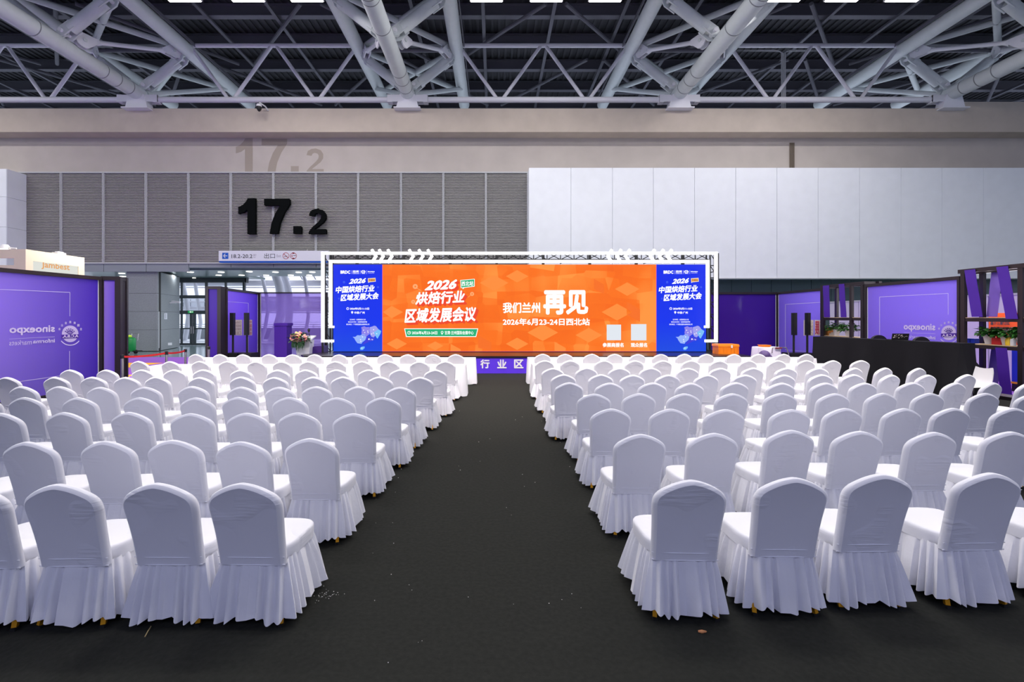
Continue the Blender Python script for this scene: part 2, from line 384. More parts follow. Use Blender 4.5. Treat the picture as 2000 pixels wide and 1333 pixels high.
# ------------------------------------------------------------------ the setting
W = 25.86       # back wall
MB().box(-90, 90, -30, 200, -0.2, -0.02).build('floor', M['tile']); bpy.data.objects['floor']['kind'] = 'structure'
o = MB().box(-10.9, 12.6, -6, 19.5, -0.02, 0.0).build('floor_carpet', M['carpet']); o['kind'] = 'structure'

# upper wall of the back side, beam on top, recessed strip
wb = MB().box(-60, 60, W, W+0.5, P(0, 337, W).z-0.02, P(0, 268, W).z+0.3).build('wall_back', M['upper']); wb['kind'] = 'structure'
bm_ = MB().box(-60, P(1872, 0, 25).x, 25.0, W+0.6, P(0, 258, 25).z, P(0, 212, 25).z)
bm_.box(P(1872, 0, 25).x, 60, 25.0, W+0.6, P(0, 258, 25).z, P(0, 199, 25).z)
o = bm_.build('trim_1', M['concrete']); o['kind'] = 'structure'; o['label'] = 'long painted concrete beam under the roof trusses'
gp = Plane((-40, W), (40, W), 0.006)
K = 4.76
def c5(x, y): return (420+x/K, 240+y/K)
GH = MB()
D1 = [(305,700),(372,700),(372,1035),(300,1035),(300,805),(265,830),(215,845),(215,785),(255,765),(285,735)]
D7 = [(455,708),(692,708),(692,755),(640,835),(600,930),(580,1030),(507,1030),(525,930),(560,840),(605,768),(455,768)]
DD = [(727,963),(800,963),(800,1030),(727,1030)]
D2 = [(872,860),(885,822),(920,802),(960,798),(1005,815),(1028,850),(1028,890),(1005,925),(955,965),(922,990),(1032,990),(1032,1032),(868,1032),(875,1005),(905,970),(960,920),(983,890),(986,865),(975,847),(950,840),(930,846),(918,868)]
def clip_below(pts, ymax):
    out = []
    for i in range(len(pts)):
        a, b = pts[i], pts[(i+1) % len(pts)]
        if a[1] <= ymax: out.append(a)
        if (a[1] <= ymax) != (b[1] <= ymax):
            t = (ymax-a[1])/(b[1]-a[1]); out.append((a[0]+(b[0]-a[0])*t, ymax))
    return out
for dg in (D1, D7, DD, D2):
    q = [(x-22, y-560) for x, y in dg]
    print_poly(GH, clip_below([c5(*p) for p in q], 336), gp)
GH.build('faded_digits', M['ghost'], wb, label='faded tan ghost of the hall number')
# louvre panels and mullions (one panel mesh shared by all)
zt, zb = P(0, 338, W).z, P(0, 514, W).z
posts = [38, 120.5, 203, 286, 369, 451.5, 534.5, 617.5, 700, 783.5, 866, 949, 1031]
wl = MB().box(P(38,0,W).x, P(1031,0,W).x, W+0.02, W+0.4, zb, zt).build('wall_louvre', M['slatback']); wl['kind'] = 'structure'
pw = P(120.5, 0, W).x-P(38, 0, W).x-0.1
ns = 56; pm = MB()
for i in range(ns):
    z = zb+(zt-zb)*(i+0.5)/ns; hh = (zt-zb)/ns*0.4
    pm.add([(0,0.0,z-hh),(pw,0.0,z-hh),(pw,-0.045,z-hh*0.2),(0,-0.045,z-hh*0.2),(pw,0.0,z+hh),(0,0.0,z+hh)], [(0,1,2,3),(3,2,4,5),(0,3,5),(1,4,2)])
pan = None
for i in range(12):
    x = P(posts[i], 0, W).x+0.05
    if pan is None:
        pan = pm.build('slat_panel', M['slat'], wl); pan['kind'] = 'stuff'
        base = pan
        base.location = (x, W+0.02, 0)
    else:
        c = base.copy(); C.objects.link(c); c.location = (x, W+0.02, 0)
for i, px in enumerate(posts):
    x = P(px, 0, W).x
    mm = MB(); mm.box(x-0.055, x-0.02, W-0.07, W+0.02, zb, zt); mm.box(x+0.02, x+0.055, W-0.07, W+0.02, zb, zt); mm.box(x-0.02, x+0.02, W-0.03, W+0.02, zb, zt)
    mm.build('mullion', M['mullion'], wl)
MB().box(P(38,0,W).x, P(1031,0,W).x, W-0.08, W+0.05, zt-0.02, zt+0.05).build('top_rail', M['mullion'], wl)
MB().box(P(38,0,W).x, P(1031,0,W).x, W-0.08, W+0.05, zb-0.05, zb+0.02).build('bottom_rail', M['mullion'], wl)
# fascia above the passage, its panels
zf = P(0, 523, W).z; fz0 = P(0, 531, W).z
fa = MB().box(P(-60,0,W).x, 2.0, W+0.1, W+0.5, zf, zb-0.03).build('wall_fascia', M['fascia']); fa['kind'] = 'structure'
fx = [-60, 38, 120.5, 203, 286, 369, 451.5, 534.5, 617.5, 700, 783.5, 866, 949, 1031]
for a, b in zip(fx[:-1], fx[1:]):
    xa, xb = P(a, 0, W).x+0.015, P(b, 0, W).x-0.015
    MB().box(xa, xb, W-0.02, W+0.1, zf if a > 300 else fz0, zb-0.05).build('fascia_panel', M['fascia'], fa)
# white partition standing proud of the wall on the right
D = 24.6
wp = MB().box(P(1033,0,D).x, 60, D+0.06, W+0.3, P(0, 543, D).z, P(0, 328, D).z-0.02).build('wall_partition', M['panelw']); wp['kind'] = 'structure'
seams = [1033, 1115, 1196, 1276, 1356.5, 1437, 1517.5, 1598, 1679, 1760, 1840, 1921, 2002, 2083, 2164]
for a, b in zip(seams[:-1], seams[1:]):
    MB().box(P(a,0,D).x+0.012, P(b,0,D).x-0.012, D, D+0.06, P(0, 543, D).z, P(0, 328, D).z).build('wall_panel', M['panelw'], wp)
MB().box(P(1033,0,D).x, P(2164,0,D).x, D-0.03, D+0.07, P(0, 544.5, D).z, P(0, 542.5, D).z).build('bottom_trim', M['white'], wp)
wd_ = MB().box(1.5, 60, W+0.04, W+0.4, 0, P(0, 520, W).z).build('wall_lower', M['slatback']); wd_['kind'] = 'structure'
px = 1001.0
while px < 2200:
    MB().box(P(px,0,W).x+0.012, P(px+38.9,0,W).x-0.012, W, W+0.04, 0.05, P(0, 530, W).z).build('wall_panel', M['darkpanel'], wd_); px += 38.9
# white pier at the far left of the wall
wx = P(12, 0, 24.8).x
pr = MB().box(-60, wx-0.03, 24.84, W+0.3, 0, P(0, 331, 24.8).z).build('wall_pier', M['panelw']); pr['kind'] = 'structure'
for za, zb_ in ((330, 385), (385, 444), (444, 520), (520, 600)):
    MB().box(-34, wx, 24.8, 24.84, P(0, zb_, 24.8).z+0.015, P(0, za, 24.8).z).build('wall_panel', M['panelw'], pr)
    MB().box(wx-0.03, wx+0.02, 24.82, W+0.0, P(0, zb_, 24.8).z+0.015, P(0, za, 24.8).z).build('side_panel', M['panelw'], pr)

# roof deck, purlins and cross beams
dk = MB().box(-70, 70, -22, 36.6, 18.9, 19.1).build('ceiling', M['deck']); dk['kind'] = 'structure'
o = MB().box(-70, 70, 36.4, 36.6, 13, 19.1).build('wall_far_dark', M['deck']); o['kind'] = 'structure'
rib = MB()
x = -46.0
while x < 46:
    rib.box(x, x+0.16, 22.5, 36.4, 18.82, 18.9); x += 0.42
rib.build('deck_rib', M['deck'], dk, kind='stuff')
for d in (22.0, 24.6, 27.2, 29.9, 32.6, 35.4):
    b = MB(); b.box(-50, 50, d-0.17, d+0.17, 18.16, 18.22); b.box(-50, 50, d-0.03, d+0.03, 18.22, 18.76); b.box(-50, 50, d-0.17, d+0.17, 18.76, 18.82)
    b.build('roof_beam', M['purlin'], dk)
x = -45.0
while x < 46:
    b = MB(); b.box(x-0.09, x+0.09, 22, 36.3, 17.98, 18.03); b.box(x-0.02, x+0.02, 22, 36.3, 18.03, 18.16)
    b.build('purlin', M['purlin'], dk); x += 3.7
rb = MB()
for i in range(-7, 8):
    x0 = i*6.2; s = 1 if i % 2 else -1
    MB().tube([(x0-2.6*s, 23, 17.8), (x0+2.6*s, 28.5, 17.8)], 0.1, 8).build('roof_brace', M['purlin'], dk)
    MB().tube([(x0+3.1-2.6*s, 28, 17.8), (x0+3.1+2.6*s, 34, 17.8)], 0.1, 8).build('roof_brace', M['purlin'], dk)

rw_ = MB().box(-48, 48, -14.4, -14, -0.1, 18.9).build('wall_rear', mat('pale blue hall wall', (172, 178, 222), 0.9)); rw_['kind'] = 'structure'

# ------------------------------------------------------------------ roof trusses
TD = 25.0; SPC = 4.7
ZB = H+(HY-197)/F*TD+0.35; ZT = 16.6
XB = [-19.5, -4.75, 10.1, 25.0]; HWD = 2.66
ORD = ['leftmost', 'second from the left', 'third from the left', 'rightmost']
for ti, xb in enumerate(XB):
    T = thing('roof_truss', 'huge pale grey three-chord tubular roof truss, '+ORD[ti]+' of the four', 'truss', (xb, TD, ZB-0.6), 'tubular roof trusses')
    st = M['steel']
    b = MB().tube([(xb, TD+0.1, ZB), (xb, -2, ZB)], 0.37, 24)
    bc = b.build('bottom_chord', st, T, smooth=True)
    for dd in (24.2, 23.4, 22.6, 19.2, 17.4, 17.1, 14.8):
        MB().tube([(xb, dd-0.02, ZB), (xb, dd+0.02, ZB)], 0.378, 24).build('weld_band', M['seam'], bc)
    for s in (-1, 1):
        MB().tube([(xb+s*HWD, 31.4, ZT), (xb+s*HWD, 4, ZT)], 0.36, 22).build('top_chord', st, T, smooth=True)
        # bright gutter line on the chord's outer side
        MB().bar((xb+s*(HWD+0.42), 31, ZT+0.25), (xb+s*(HWD+0.42), 6, ZT+0.25), 0.05, 0.16).build('cable_tray', M['purlin'], T)
    # bearing
    be = MB().prism([(xb-0.62, 24.75, ZB-0.86), (xb+0.62, 24.75, ZB-0.86), (xb+0.42, 24.75, ZB-0.1), (xb-0.42, 24.75, ZB-0.1)], (0, 0.5, 0))
    be.box(xb-0.72, xb+0.72, 24.6, 25.4, ZB-0.90, ZB-0.84)
    be.build('bearing', M['steelw'], T)
    for k in range(-1, 3):
        d = TD-SPC*k
        for s in (-1, 1):
            tx = xb+s*HWD
            if k >= 0:
                a = Vector((xb+s*0.30, d, ZB+0.38)); b2 = Vector((tx-s*0.30, d, ZT-0.42)); t = (b2-a).normalized()
                stt = MB().tube([a+t*0.38, b2-t*0.30], 0.26, 16).build('strut', st, T, smooth=True)
                for q, tt in ((a, t), (b2, -t)):   # forked ends with pins
                    e = MB(); perp = Vector((0, 1, 0))
                    for o_ in (-0.2, 0.2):
                        e.prism([q+tt*0.62+perp*o_+tt.cross(perp)*0.2, q+tt*0.05+perp*o_+tt.cross(perp)*0.22, q-tt*0.15+perp*o_+tt.cross(perp)*0.1,
                                 q-tt*0.15+perp*o_-tt.cross(perp)*0.1, q+tt*0.05+perp*o_-tt.cross(perp)*0.22, q+tt*0.62+perp*o_-tt.cross(perp)*0.2], perp*0.07)
                    e.build('fork_end', st, stt)
                    MB().tube([q+tt*0.08-perp*0.3, q+tt*0.08+perp*0.34], 0.09, 12).build('pin', M['steelw'], stt)
                g = MB().prism([(xb+s*0.1, d-0.04, ZB+0.2), (xb+s*0.52, d-0.04, ZB+0.34), (xb+s*0.5, d-0.04, ZB+0.75), (xb+s*0.2, d-0.04, ZB+0.5)], (0, 0.08, 0))
                g.build('gusset', st, T)
            # tie from bottom node k+1 up to top node k
            if k >= 0:
                a = Vector((xb+s*0.42, d-SPC+0.5, ZB+0.42)); b2 = Vector((tx-s*0.42, d-0.25, ZT-0.22)); t = (b2-a).normalized()
                rod = MB().tube([a+t*0.75, a+t*1.0, b2-t*1.0, b2-t*0.75], [0.16, 0.10, 0.10, 0.16], 12).build('tie_rod', M['steelw'], T, smooth=True)
                side = t.cross(Vector((0, 0, 1))).normalized()*1.0; up = side.cross(t)
                for q, tt in ((a, t), (b2, -t)):
                    cl = MB()
                    pts = []
                    for i in range(13):
                        an = PI/2+PI*i/12; pts.append(q+tt*(0.25+0.34*math.cos(an))+up*0.34*math.sin(an))
                    pts += [q+tt*0.85-up*0.08, q+tt*0.85+up*0.08]
                    for o_ in (-0.15, 0.09): cl.prism([p+side*o_ for p in pts], side*0.06)
                    cl.build('clevis', M['steelw'], rod)
                    MB().tube([q+tt*0.25-side*0.2, q+tt*0.25+side*0.2], 0.08, 10).build('pin', st, rod)
            if k == -1:
                MB().tube([(xb+s*0.3, TD+0.2, ZB+0.1), (tx, TD+3.6, ZT-0.3)], 0.13, 12).build('end_brace', st, T, smooth=True)
        if k < 2:
            MB().tube([(xb-HWD, d, ZT), (xb+HWD, d, ZT)], 0.1, 10).build('cross_tube', M['purlin'], T, smooth=True)
            for s in (-1, 1):
                MB().tube([(xb-s*HWD, d, ZT+0.05), (xb+s*HWD, d-SPC, ZT+0.05)], 0.15, 10).build('cross_brace', st, T, smooth=True)
# warren girders between the truss feet
zu = H+(HY-89)/F*TD; zl = H+(HY-195)/F*TD
spans = [(-34.3, -19.5), (-19.5, -4.75), (-4.75, 10.1), (10.1, 25.0)]
SPL = ['at the far left', 'left of centre', 'above the stage', 'at the right']
for si, (xa, xb) in enumerate(spans):
    G = thing('lattice_girder', 'slender white W-braced tube girder along the wall top, '+SPL[si], 'girder', ((xa+xb)/2, TD, zl), 'lattice girders between roof trusses')
    MB().tube([(xa+HWD+0.1, TD, zu), (xb-HWD-0.1, TD, zu)], 0.11, 14).build('upper_chord', M['steelw'], G, smooth=True)
    lc = MB().tube([(xa+0.9, TD, zl), (xb-0.9, TD, zl)], 0.155, 14).build('lower_chord', M['steelw'], G, smooth=True)
    for sx, q in ((1, xa), (-1, xb)):
        e = MB(); e.box(min(q+sx*0.45, q+sx*1.1), max(q+sx*0.45, q+sx*1.1), TD-0.2, TD-0.12, zl-0.18, zl+0.18)
        e.box(min(q+sx*0.45, q+sx*1.1), max(q+sx*0.45, q+sx*1.1), TD+0.12, TD+0.2, zl-0.18, zl+0.18); e.box(min(q+sx*0.85, q+sx*1.1), max(q+sx*0.85, q+sx*1.1), TD-0.19, TD+0.19, zl-0.2, zl+0.2)
        e.build('end_fork', M['steelw'], lc)
    u0, u1 = xa+HWD, xb-HWD; st_ = (u1-u0)/4
    xs = [u0, u0+st_*1, u0+st_*2, u0+st_*3, u1]
    for i in range(4):
        za, zb_ = (zu, zl) if i % 2 == 0 else (zl, zu)
        MB().tube([(xs[i]+0.12, TD, za), (xs[i+1]-0.12, TD, zb_)], 0.095, 12).build('diagonal', M['steelw'], G, smooth=True)
# ceiling lamps
def make_lamp():
    t = thing('ceiling_lamp', 'bright rectangular white high-bay lamp hanging under the dark roof', 'lamp', (0, 0, LAMPZ), 'high-bay lamps under the roof')
    MB().box(-0.7, 0.7, -0.28, 0.28, 0.02, 0.16).build('housing', M['lampbody'], t, world=False)
    MB().box(-0.66, 0.66, -0.24, 0.24, -0.01, 0.02).build('diffuser', M['lampglow'], t, world=False)
    b = MB(); b.tube([(-0.5, 0, 0.16), (-0.5, 0, 2.9)], 0.015, 6); b.tube([(0.5, 0, 0.16), (0.5, 0, 2.9)], 0.015, 6)
    b.build('suspension_rod', M['purlin'], t, world=False)
    return t
lp = None; li = 0
for x, d in LAMPS:
    if lp is None: lp = make_lamp(); o = lp
    else: o = copy_tree(lp)
    o.location = (x, d, LAMPZ)
    if d == 19.0 and x > -13.6:
        li += 1; o['label'] = 'bright rectangular high-bay lamp at the top edge, %s from the left' % NUM[li]
    else: o['label'] = 'rectangular high-bay lamp hanging beyond the top edge of the view'
# conduits and camera on the beam
cd = thing('conduit_bundle', 'bundle of thin pale conduits rising from beam behind the girder', 'conduit', P(1531, 212, 25.5))
for i, px in enumerate((1526.5, 1529, 1531.5, 1534)):
    a = P(px, 212, 25.6); s = -1 if i < 2 else 1
    b = P(px, 104 - (2 if i in (0, 3) else 0), 25.6); e = P(px+s*8, 98+i % 2*2, 25.6); g_ = P(px+s*(110 if s < 0 else 90), 98+i % 2*2, 25.6)
    MB().tube([a, b, e, g_], 0.025, 6).build('conduit', M['mullion'], cd)
cd = thing('conduit_bundle', 'short bundle of brown conduits above the white wall partition', 'conduit', P(1547, 328, W-0.05))
for px in (1543, 1545.6, 1548.2, 1550.8):
    MB().tube([P(px, 279, W-0.04), P(px, 330, W-0.04)], 0.03, 6).build('conduit', M['brown'] if 0 else mat('conduit brown', (112, 100, 88), 0.6), cd)
cc = thing('dome_camera', 'small black dome surveillance camera on a white arm below the girder', 'camera', P(524, 216, 24.9))
MB().tube([P(524, 216, 24.95), P(518, 208, 24.7), P(506, 200, 24.4)], 0.035, 8).build('arm', M['white'], cc)
MB().lathe([(0.03, 0.15), (0.13, 0.1), (0.14, -0.02)], P(506, 208, 24.4), 14).build('cap', M['white'], cc)
MB().lathe([(0.13, -0.02), (0.12, -0.15), (0.07, -0.24), (0.01, -0.28)], P(506, 208, 24.4), 14).build('dome', M['black'], cc, smooth=True)

# ------------------------------------------------------------------ hall number and hanging sign
hn = thing('hall_number', 'large black raised hall number 17.2 fixed on the grey louvre wall', 'sign', P(550, 458, W-0.3))
for nm, dg in (('digit_one', D1), ('digit_seven', D7), ('point', DD), ('digit_two', D2)):
    q = [P(*c5(*p), W-0.3) for p in dg]
    MB().prism(q, (0, 0.2, 0)).build(nm, M['digit'], hn)
SD = 25.0
sg = thing('direction_sign', 'long white overhead direction sign with blue lower edge and arrow', 'sign', P(535, 512, SD))
MB().box(P(427,0,SD).x, P(642,0,SD).x, SD, SD+0.3, P(0, 510, SD).z, P(0, 490, SD).z).build('sign_box', M['signwhite'], sg)
MB().box(P(427.5,0,SD).x, P(642,0,SD).x, SD+0.02, SD+0.28, P(0, 513, SD).z, P(0, 510, SD).z).build('blue_edge', M['signblue'], sg)
sp_ = Plane((-30, SD), (30, SD), 0.006); sp2 = sp_.shifted(0.006)
a = MB(); print_poly(a, [(434, 494), (446, 494), (446, 506), (434, 506)], sp_); a.build('arrow_panel', M['signblue'], sg)
a = MB(); print_line(a, (436.5, 500), (444, 500), 1.3, sp2); print_line(a, (436, 500.3), (440, 496.3), 1.3, sp2); print_line(a, (436, 499.7), (440, 503.7), 1.3, sp2)
a.build('arrow', M['white'], sg)
a = MB(); print_text(a, '18.2-20.2', (452, 497, 493, 504.5), sp_, bold=0.01); print_text(a, '出口', (516, 495, 537, 505), sp_, bold=0.0)
a.build('lettering', M['ink'], sg)
a = MB(); print_text(a, '展厅', (494.5, 497, 501, 500.3), sp_, bold=0); print_text(a, 'Hall', (494.5, 501.5, 499, 504), sp_, bold=0); print_text(a, 'Exit', (540.5, 497.5, 549, 502.5), sp_, bold=0)
a.build('small_lettering', M['inkl'], sg)
a = MB()
for cx in (558.4, 573): ring(a, cx, 500, 6.4, 0.9, sp_)
print_line(a, (554, 496), (563, 504.5), 1.0, sp_)
print_text(a, '4', (568.5, 497.5, 571.5, 502.8), sp_, bold=0.0)
disc(a, 573, 494.8, 2.4, sp_, 1.4); disc(a, 573, 505.2, 2.4, sp_, 1.4)
a.build('warning_symbol', M['signred'], sg)
a = MB(); print_line(a, (555, 502), (561, 500), 0.9, sp_); print_line(a, (572.5, 499.5), (578, 499.5), 1, sp_); a.build('small_mark', M['ink'], sg)
for px in (470, 600):
    MB().tube([P(px, 490, SD+0.15), P(px, 488, SD+0.9)], 0.02, 6).build('hanger', M['mullion'], sg)

# ------------------------------------------------------------------ passage behind the wall: soffit, column, glazing, doors, outdoors
sf = MB().box(P(110,0,W).x-6, 1.5, W+0.5, 30.3, 4.67, 4.8).build('ceiling_passage', M['soffit']); sf['kind'] = 'structure'
MB().box(-30, P(478,0,30.3).x, 30.3, 33, 4.67, 4.8).build('ceiling_passage_inner', M['soffit'])['kind'] = 'structure'
for i, (px, py) in enumerate(sorted([(372,532),(432,532),(427,538),(381,543.5),(472,538),(487,531),(520,538),(538,532),(568,538),(583.5,532.3),(604,538),(238,534.5),(240,540.5),(300,532),(610,532)])):
    d = (4.66-H)*F/(HY-py); q = P(px, py, d)
    o = MB().lathe([(0.17, 0.0), (0.17, -0.015)], q, 14).build('downlight', M['downglow'])
    tag(o, 'small round recessed downlight in the passage ceiling, %s from the left' % (NUM+['fifteenth'])[i+1], 'lamp', 'downlights in the passage ceiling')
col = thing('stone_column', 'broad grey stone-clad column standing beside the passage opening', 'column', FL(290, 686))
cf = 26.0; xl, xr = P(247,0,cf).x, P(308,0,cf).x; xs2 = P(351, 0, 29.6).x
MB().prism([(xl+0.05, cf+0.08, 0), (xr-0.02, cf+0.08, 0), (xs2-0.06, 29.6, 0), (xl+0.05, 29.6, 0)], (0, 0, 4.6)).build('core', M['slatback'], col)
zl_ = [4.5, 3.56, 2.54, 1.52, 0.5, 0.0]
pyl = [531, 573.5, 609, 645, 686.5]
zz = [P(0, y, cf).z for y in pyl]; zz[-1] = 0
for a_, b_ in zip(zz[:-1], zz[1:]):
    MB().box(xl, xr, cf, cf+0.08, b_+0.012, a_).build('stone_slab', M['stone'], col)
    n_ = Vector((29.6-cf, -(xs2-xr), 0)).normalized()*0.08
    MB().prism([(xr, cf, b_+0.012), (xs2, 29.6, b_+0.012), (xs2, 29.6, a_), (xr, cf, a_)], -n_).build('stone_slab', M['stone'], col)
cpl = Plane((xr, cf), (xs2, 29.6), 0.01)
a = MB(); print_poly(a, [(321, 612), (326.5, 612), (326.5, 624), (321, 624)], cpl); a.build('notice_plate', M['signwhite'], col)
a = MB(); print_line(a, (323.8, 613), (323.8, 623), 1.2, cpl.shifted(0.01)); a.build('notice_text', M['inkl'], col)
a = MB(); print_poly(a, [(328, 670), (336, 669.6), (336, 674.6), (328, 675)], cpl); a.build('socket_plate', M['white'], col)
a = MB(); print_poly(a, [(309.5, 609), (311.5, 609), (311.5, 680), (309.5, 681)], cpl.shifted(0.005)); a.build('corner_guard', M['mullion'], col)
q = cpl.pt(331, 592); n3 = Vector((cpl.n.x, cpl.n.y, 0))
sc_ = thing('wall_camera', 'small white bullet surveillance camera on the stone column', 'camera', q)
MB().tube([q, q+n3*0.35], 0.03, 6).build('bracket', M['white'], sc_)
MB().bar(q+n3*0.3+Vector((-0.2, 0, 0.1)), q+n3*0.3+Vector((0.3, 0, 0.04)), 0.12, 0.12).build('body', M['white'], sc_)
# glazing
gd = 31.5
gw = thing('door_1', None, None, FL(376, 675)); gw['kind'] = 'structure'
xg0, xg1 = P(180,0,gd).x, P(478,0,gd).x
MB().box(xg0, xg1, gd, gd+0.5, P(0,552,gd).z, 4.9).build('header', M['glass_dark'], gw)
MB().box(xg0, xg1, gd, gd+0.15, P(0,583,gd).z, P(0,577,gd).z).build('transom', M['glass_dark'], gw)
MB().box(xg0, xg1, gd, gd+0.15, P(0,614,gd).z, P(0,607,gd).z).build('door_head', M['glass_dark'], gw)
for px, wd, top in ((226, 1.6, 552), (353.5, 1.5, 552), (372.5, 3.2, 614), (379, 3, 614), (402, 3, 552), (440, 2, 552), (476, 4, 540)):
    MB().box(P(px-wd/2,0,gd).x, P(px+wd/2,0,gd).x, gd-0.02, gd+0.16, 0, P(0, top, gd).z).build('door_stile' if 360 < px < 390 else 'mullion', M['glass_dark'], gw)
MB().box(xg0, xg1, gd, gd+0.12, 0, 0.14).build('sill', M['glass_dark'], gw)
for a_, b_ in ((354.5, 371), (380.5, 400.5)):
    MB().box(P(a_,0,gd).x, P(b_,0,gd).x, gd+0.02, gd+0.1, P(0,643.5,gd).z, P(0,641,gd).z).build('push_bar', M['glass_dark'], gw)
    MB().box(P(a_,0,gd).x, P(b_,0,gd).x, gd+0.06, gd+0.075, 0.14, P(0,614,gd).z).build('pane', M['glass'], gw)
for px in (373.5, 378):
    MB().tube([P(px, 638, gd-0.1), P(px, 652, gd-0.1)], 0.025, 8).build('door_handle', M['chrome'], gw)
for a_, b_ in ((180, 225), (227, 353), (354, 400.5), (403.5, 439), (441, 474)):
    MB().box(P(a_,0,gd).x, P(b_,0,gd).x, gd+0.06, gd+0.075, P(0,607,gd).z, P(0,583,gd).z).build('pane', M['glass'], gw)
    MB().box(P(a_,0,gd).x, P(b_,0,gd).x, gd+0.06, gd+0.075, P(0,577,gd).z, P(0,552,gd).z).build('pane', M['glass'], gw)
es = thing('exit_sign', 'small green illuminated exit sign above the glass doors', 'sign', P(373, 612, gd-0.06))
MB().box(P(368.5,0,gd).x, P(378,0,gd).x, gd-0.08, gd-0.02, P(0,611.8,gd).z, P(0,607.6,gd).z).build('sign_box', mat('exit green', (20, 150, 80), emit=1.2), es)
a = MB(); ep = Plane((-30, gd-0.08), (30, gd-0.08), 0.005); print_text(a, 'EXIT', (374, 608.6, 377.4, 610.8), ep, bold=0.0); disc(a, 371.8, 609.7, 1.3, ep); a.build('lettering', L['white'], es)
# outdoors
og = MB().box(-80, 60, 33, 150, -0.02, 0.03).build('ground', M['outground']); og['kind'] = 'structure'
pa = MB().box(-60, 20, 40, 40.4, 0, 1.0).build('parapet', M['parapet']); tag(pa, 'low grey parapet wall outside the glass doors', 'wall')
rl = thing('railing', 'thin grey handrail on the outdoor parapet beyond the doors', 'railing', (-20, 40.2, 1.0))
for z in (1.12, 1.3): MB().tube([(-55, 40.2, z), (15, 40.2, z)], 0.03, 6).build('rail', M['parapet'], rl)
for i in range(24): MB().tube([(-55+3*i, 40.2, 1.0), (-55+3*i, 40.2, 1.3)], 0.025, 6).build('post', M['parapet'], rl)
def arc(pts, r, d, label):
    o = MB().tube([P(x, y, d) for x, y in pts], r, 12).build('curved_rib', M['steelw'], smooth=True); tag(o, label, 'rib', 'curved white ribs of the glass canopy')
arc([(528,505),(538,535),(546,560),(550,590),(548,618),(540,645),(530,672)], 0.34, 37, 'thick white curved canopy rib outside, nearer the column')
arc([(545,505),(553,535),(562,565),(566,595),(564,625),(556,655),(548,672)], 0.3, 38, 'thick white curved canopy rib outside, nearer the flowers')
arc([(500,515),(513,545),(521,580),(523,610),(517,645),(508,672)], 0.14, 38, 'thin white curved canopy rib beside the violet corner post')
arc([(585,515),(596,548),(602,590),(602,620),(596,655),(590,672)], 0.14, 38, 'thin white curved canopy rib beside the stage truss')
arc([(345,520),(358,560),(364,590),(368,620),(364,650),(360,668)], 0.18, 37.5, 'white curved canopy rib seen through the left glass door')
arc([(372,520),(382,560),(388,600),(392,630),(386,673)], 0.14, 38.5, 'thin white curved canopy rib seen through the right glass door')
cn = thing('glass_canopy', 'white glazed canopy grid outdoors behind the passage', 'canopy', (-18, 40, 3))
for y, r in ((548, .06), (553, .28), (562, .05), (582, .12), (590, .06), (604, .22), (611, .05)):
    MB().tube([P(180, y, 39), P(760, y, 39)], r, 8).build('purlin', M['steelw'], cn)
for px in range(190, 760, 14):
    MB().bar(P(px, 585, 39.2), P(px, 607, 39.2), 0.04, 0.04).build('glazing_bar', M['parapet'], cn)
for px in range(200, 760, 26):
    MB().bar(P(px-6, 535, 39.2), P(px+4, 552, 39.2), 0.07, 0.07).build('glazing_bar', M['parapet'], cn)
MB().box(-60, 20, 39.5, 39.6, P(0,606,39).z, P(0,584,39).z).build('canopy_band', M['panelw'], cn)

# ------------------------------------------------------------------ stage, LED wall, light frame
SF = 15.7; SZ = 0.6
stg = thing('stage', 'low black stage with a violet lettered front skirt', 'stage', (1, SF, 0))
xl_, xr_ = P(596,0,SF).x, P(1470,0,SF).x
MB().prism([(xl_, SF, 0), (xr_, SF, 0), (xr_, 19.1, 0), (xl_+0.6, 19.1, 0), (xl_-0.35, SF+0.6, 0)], (0, 0, SZ-0.06)).build('skirt', M['stagefront'], stg)
MB().prism([(xl_-0.03, SF-0.03, SZ-0.06), (xr_+0.03, SF-0.03, SZ-0.06), (xr_+0.03, 19.1, SZ-0.06), (xl_+0.6, 19.1, SZ-0.06), (xl_-0.4, SF+0.6, SZ-0.06)], (0, 0, 0.06)).build('deck', M['stagetop'], stg)
spn = Plane((-20, SF-0.01), (20, SF-0.01), 0.006)
a = MB()
for ch, px in (('行', 938), ('业', 971), ('区', 1004)): print_text(a, ch, (px, 702.5, px+18.5, 720), spn, bold=0.035)
a.build('lettering', M['white'], stg)
SD_ = 17.5
def wallbox(x0, x1, y0, y1, d, th): return MB().box(P(x0,0,d).x, P(x1,0,d).x, d, d+th, P(0,y1,d).z, P(0,y0,d).z)
scr = thing('led_screen', 'wide LED wall showing orange welcome graphic between two blue panels', 'screen', P(1016, 688, SD_))
LED_Y0, LED_Y1 = 517, 687
cab = wallbox(651, 1379, LED_Y0, LED_Y1, SD_+0.01, 0.12).build('cabinet', M['black'], scr)
zst = P(0, LED_Y1, SD_).z
if zst > SZ: MB().box(P(651,0,SD_).x, P(1379,0,SD_).x, SD_+0.03, SD_+0.2, SZ, zst).build('plinth', M['black'], scr)
op = Plane((-20, SD_), (20, SD_), 0.0); o1 = op.shifted(0.006); o2 = op.shifted(0.012); o3 = op.shifted(0.018); o4 = op.shifted(0.024)
def face(x0, x1, m, nm): return MB().add([op.pt(x0, LED_Y1), op.pt(x1, LED_Y1), op.pt(x1, LED_Y0), op.pt(x0, LED_Y0)], [(0,1,2,3)]).build(nm, m, scr)
po = face(747, 1281.5, M['led_orange'], 'orange_display'); bl = face(651, 746.5, M['led_blue'], 'blue_display'); br = face(1282, 1379, M['led_blue'], 'blue_display')
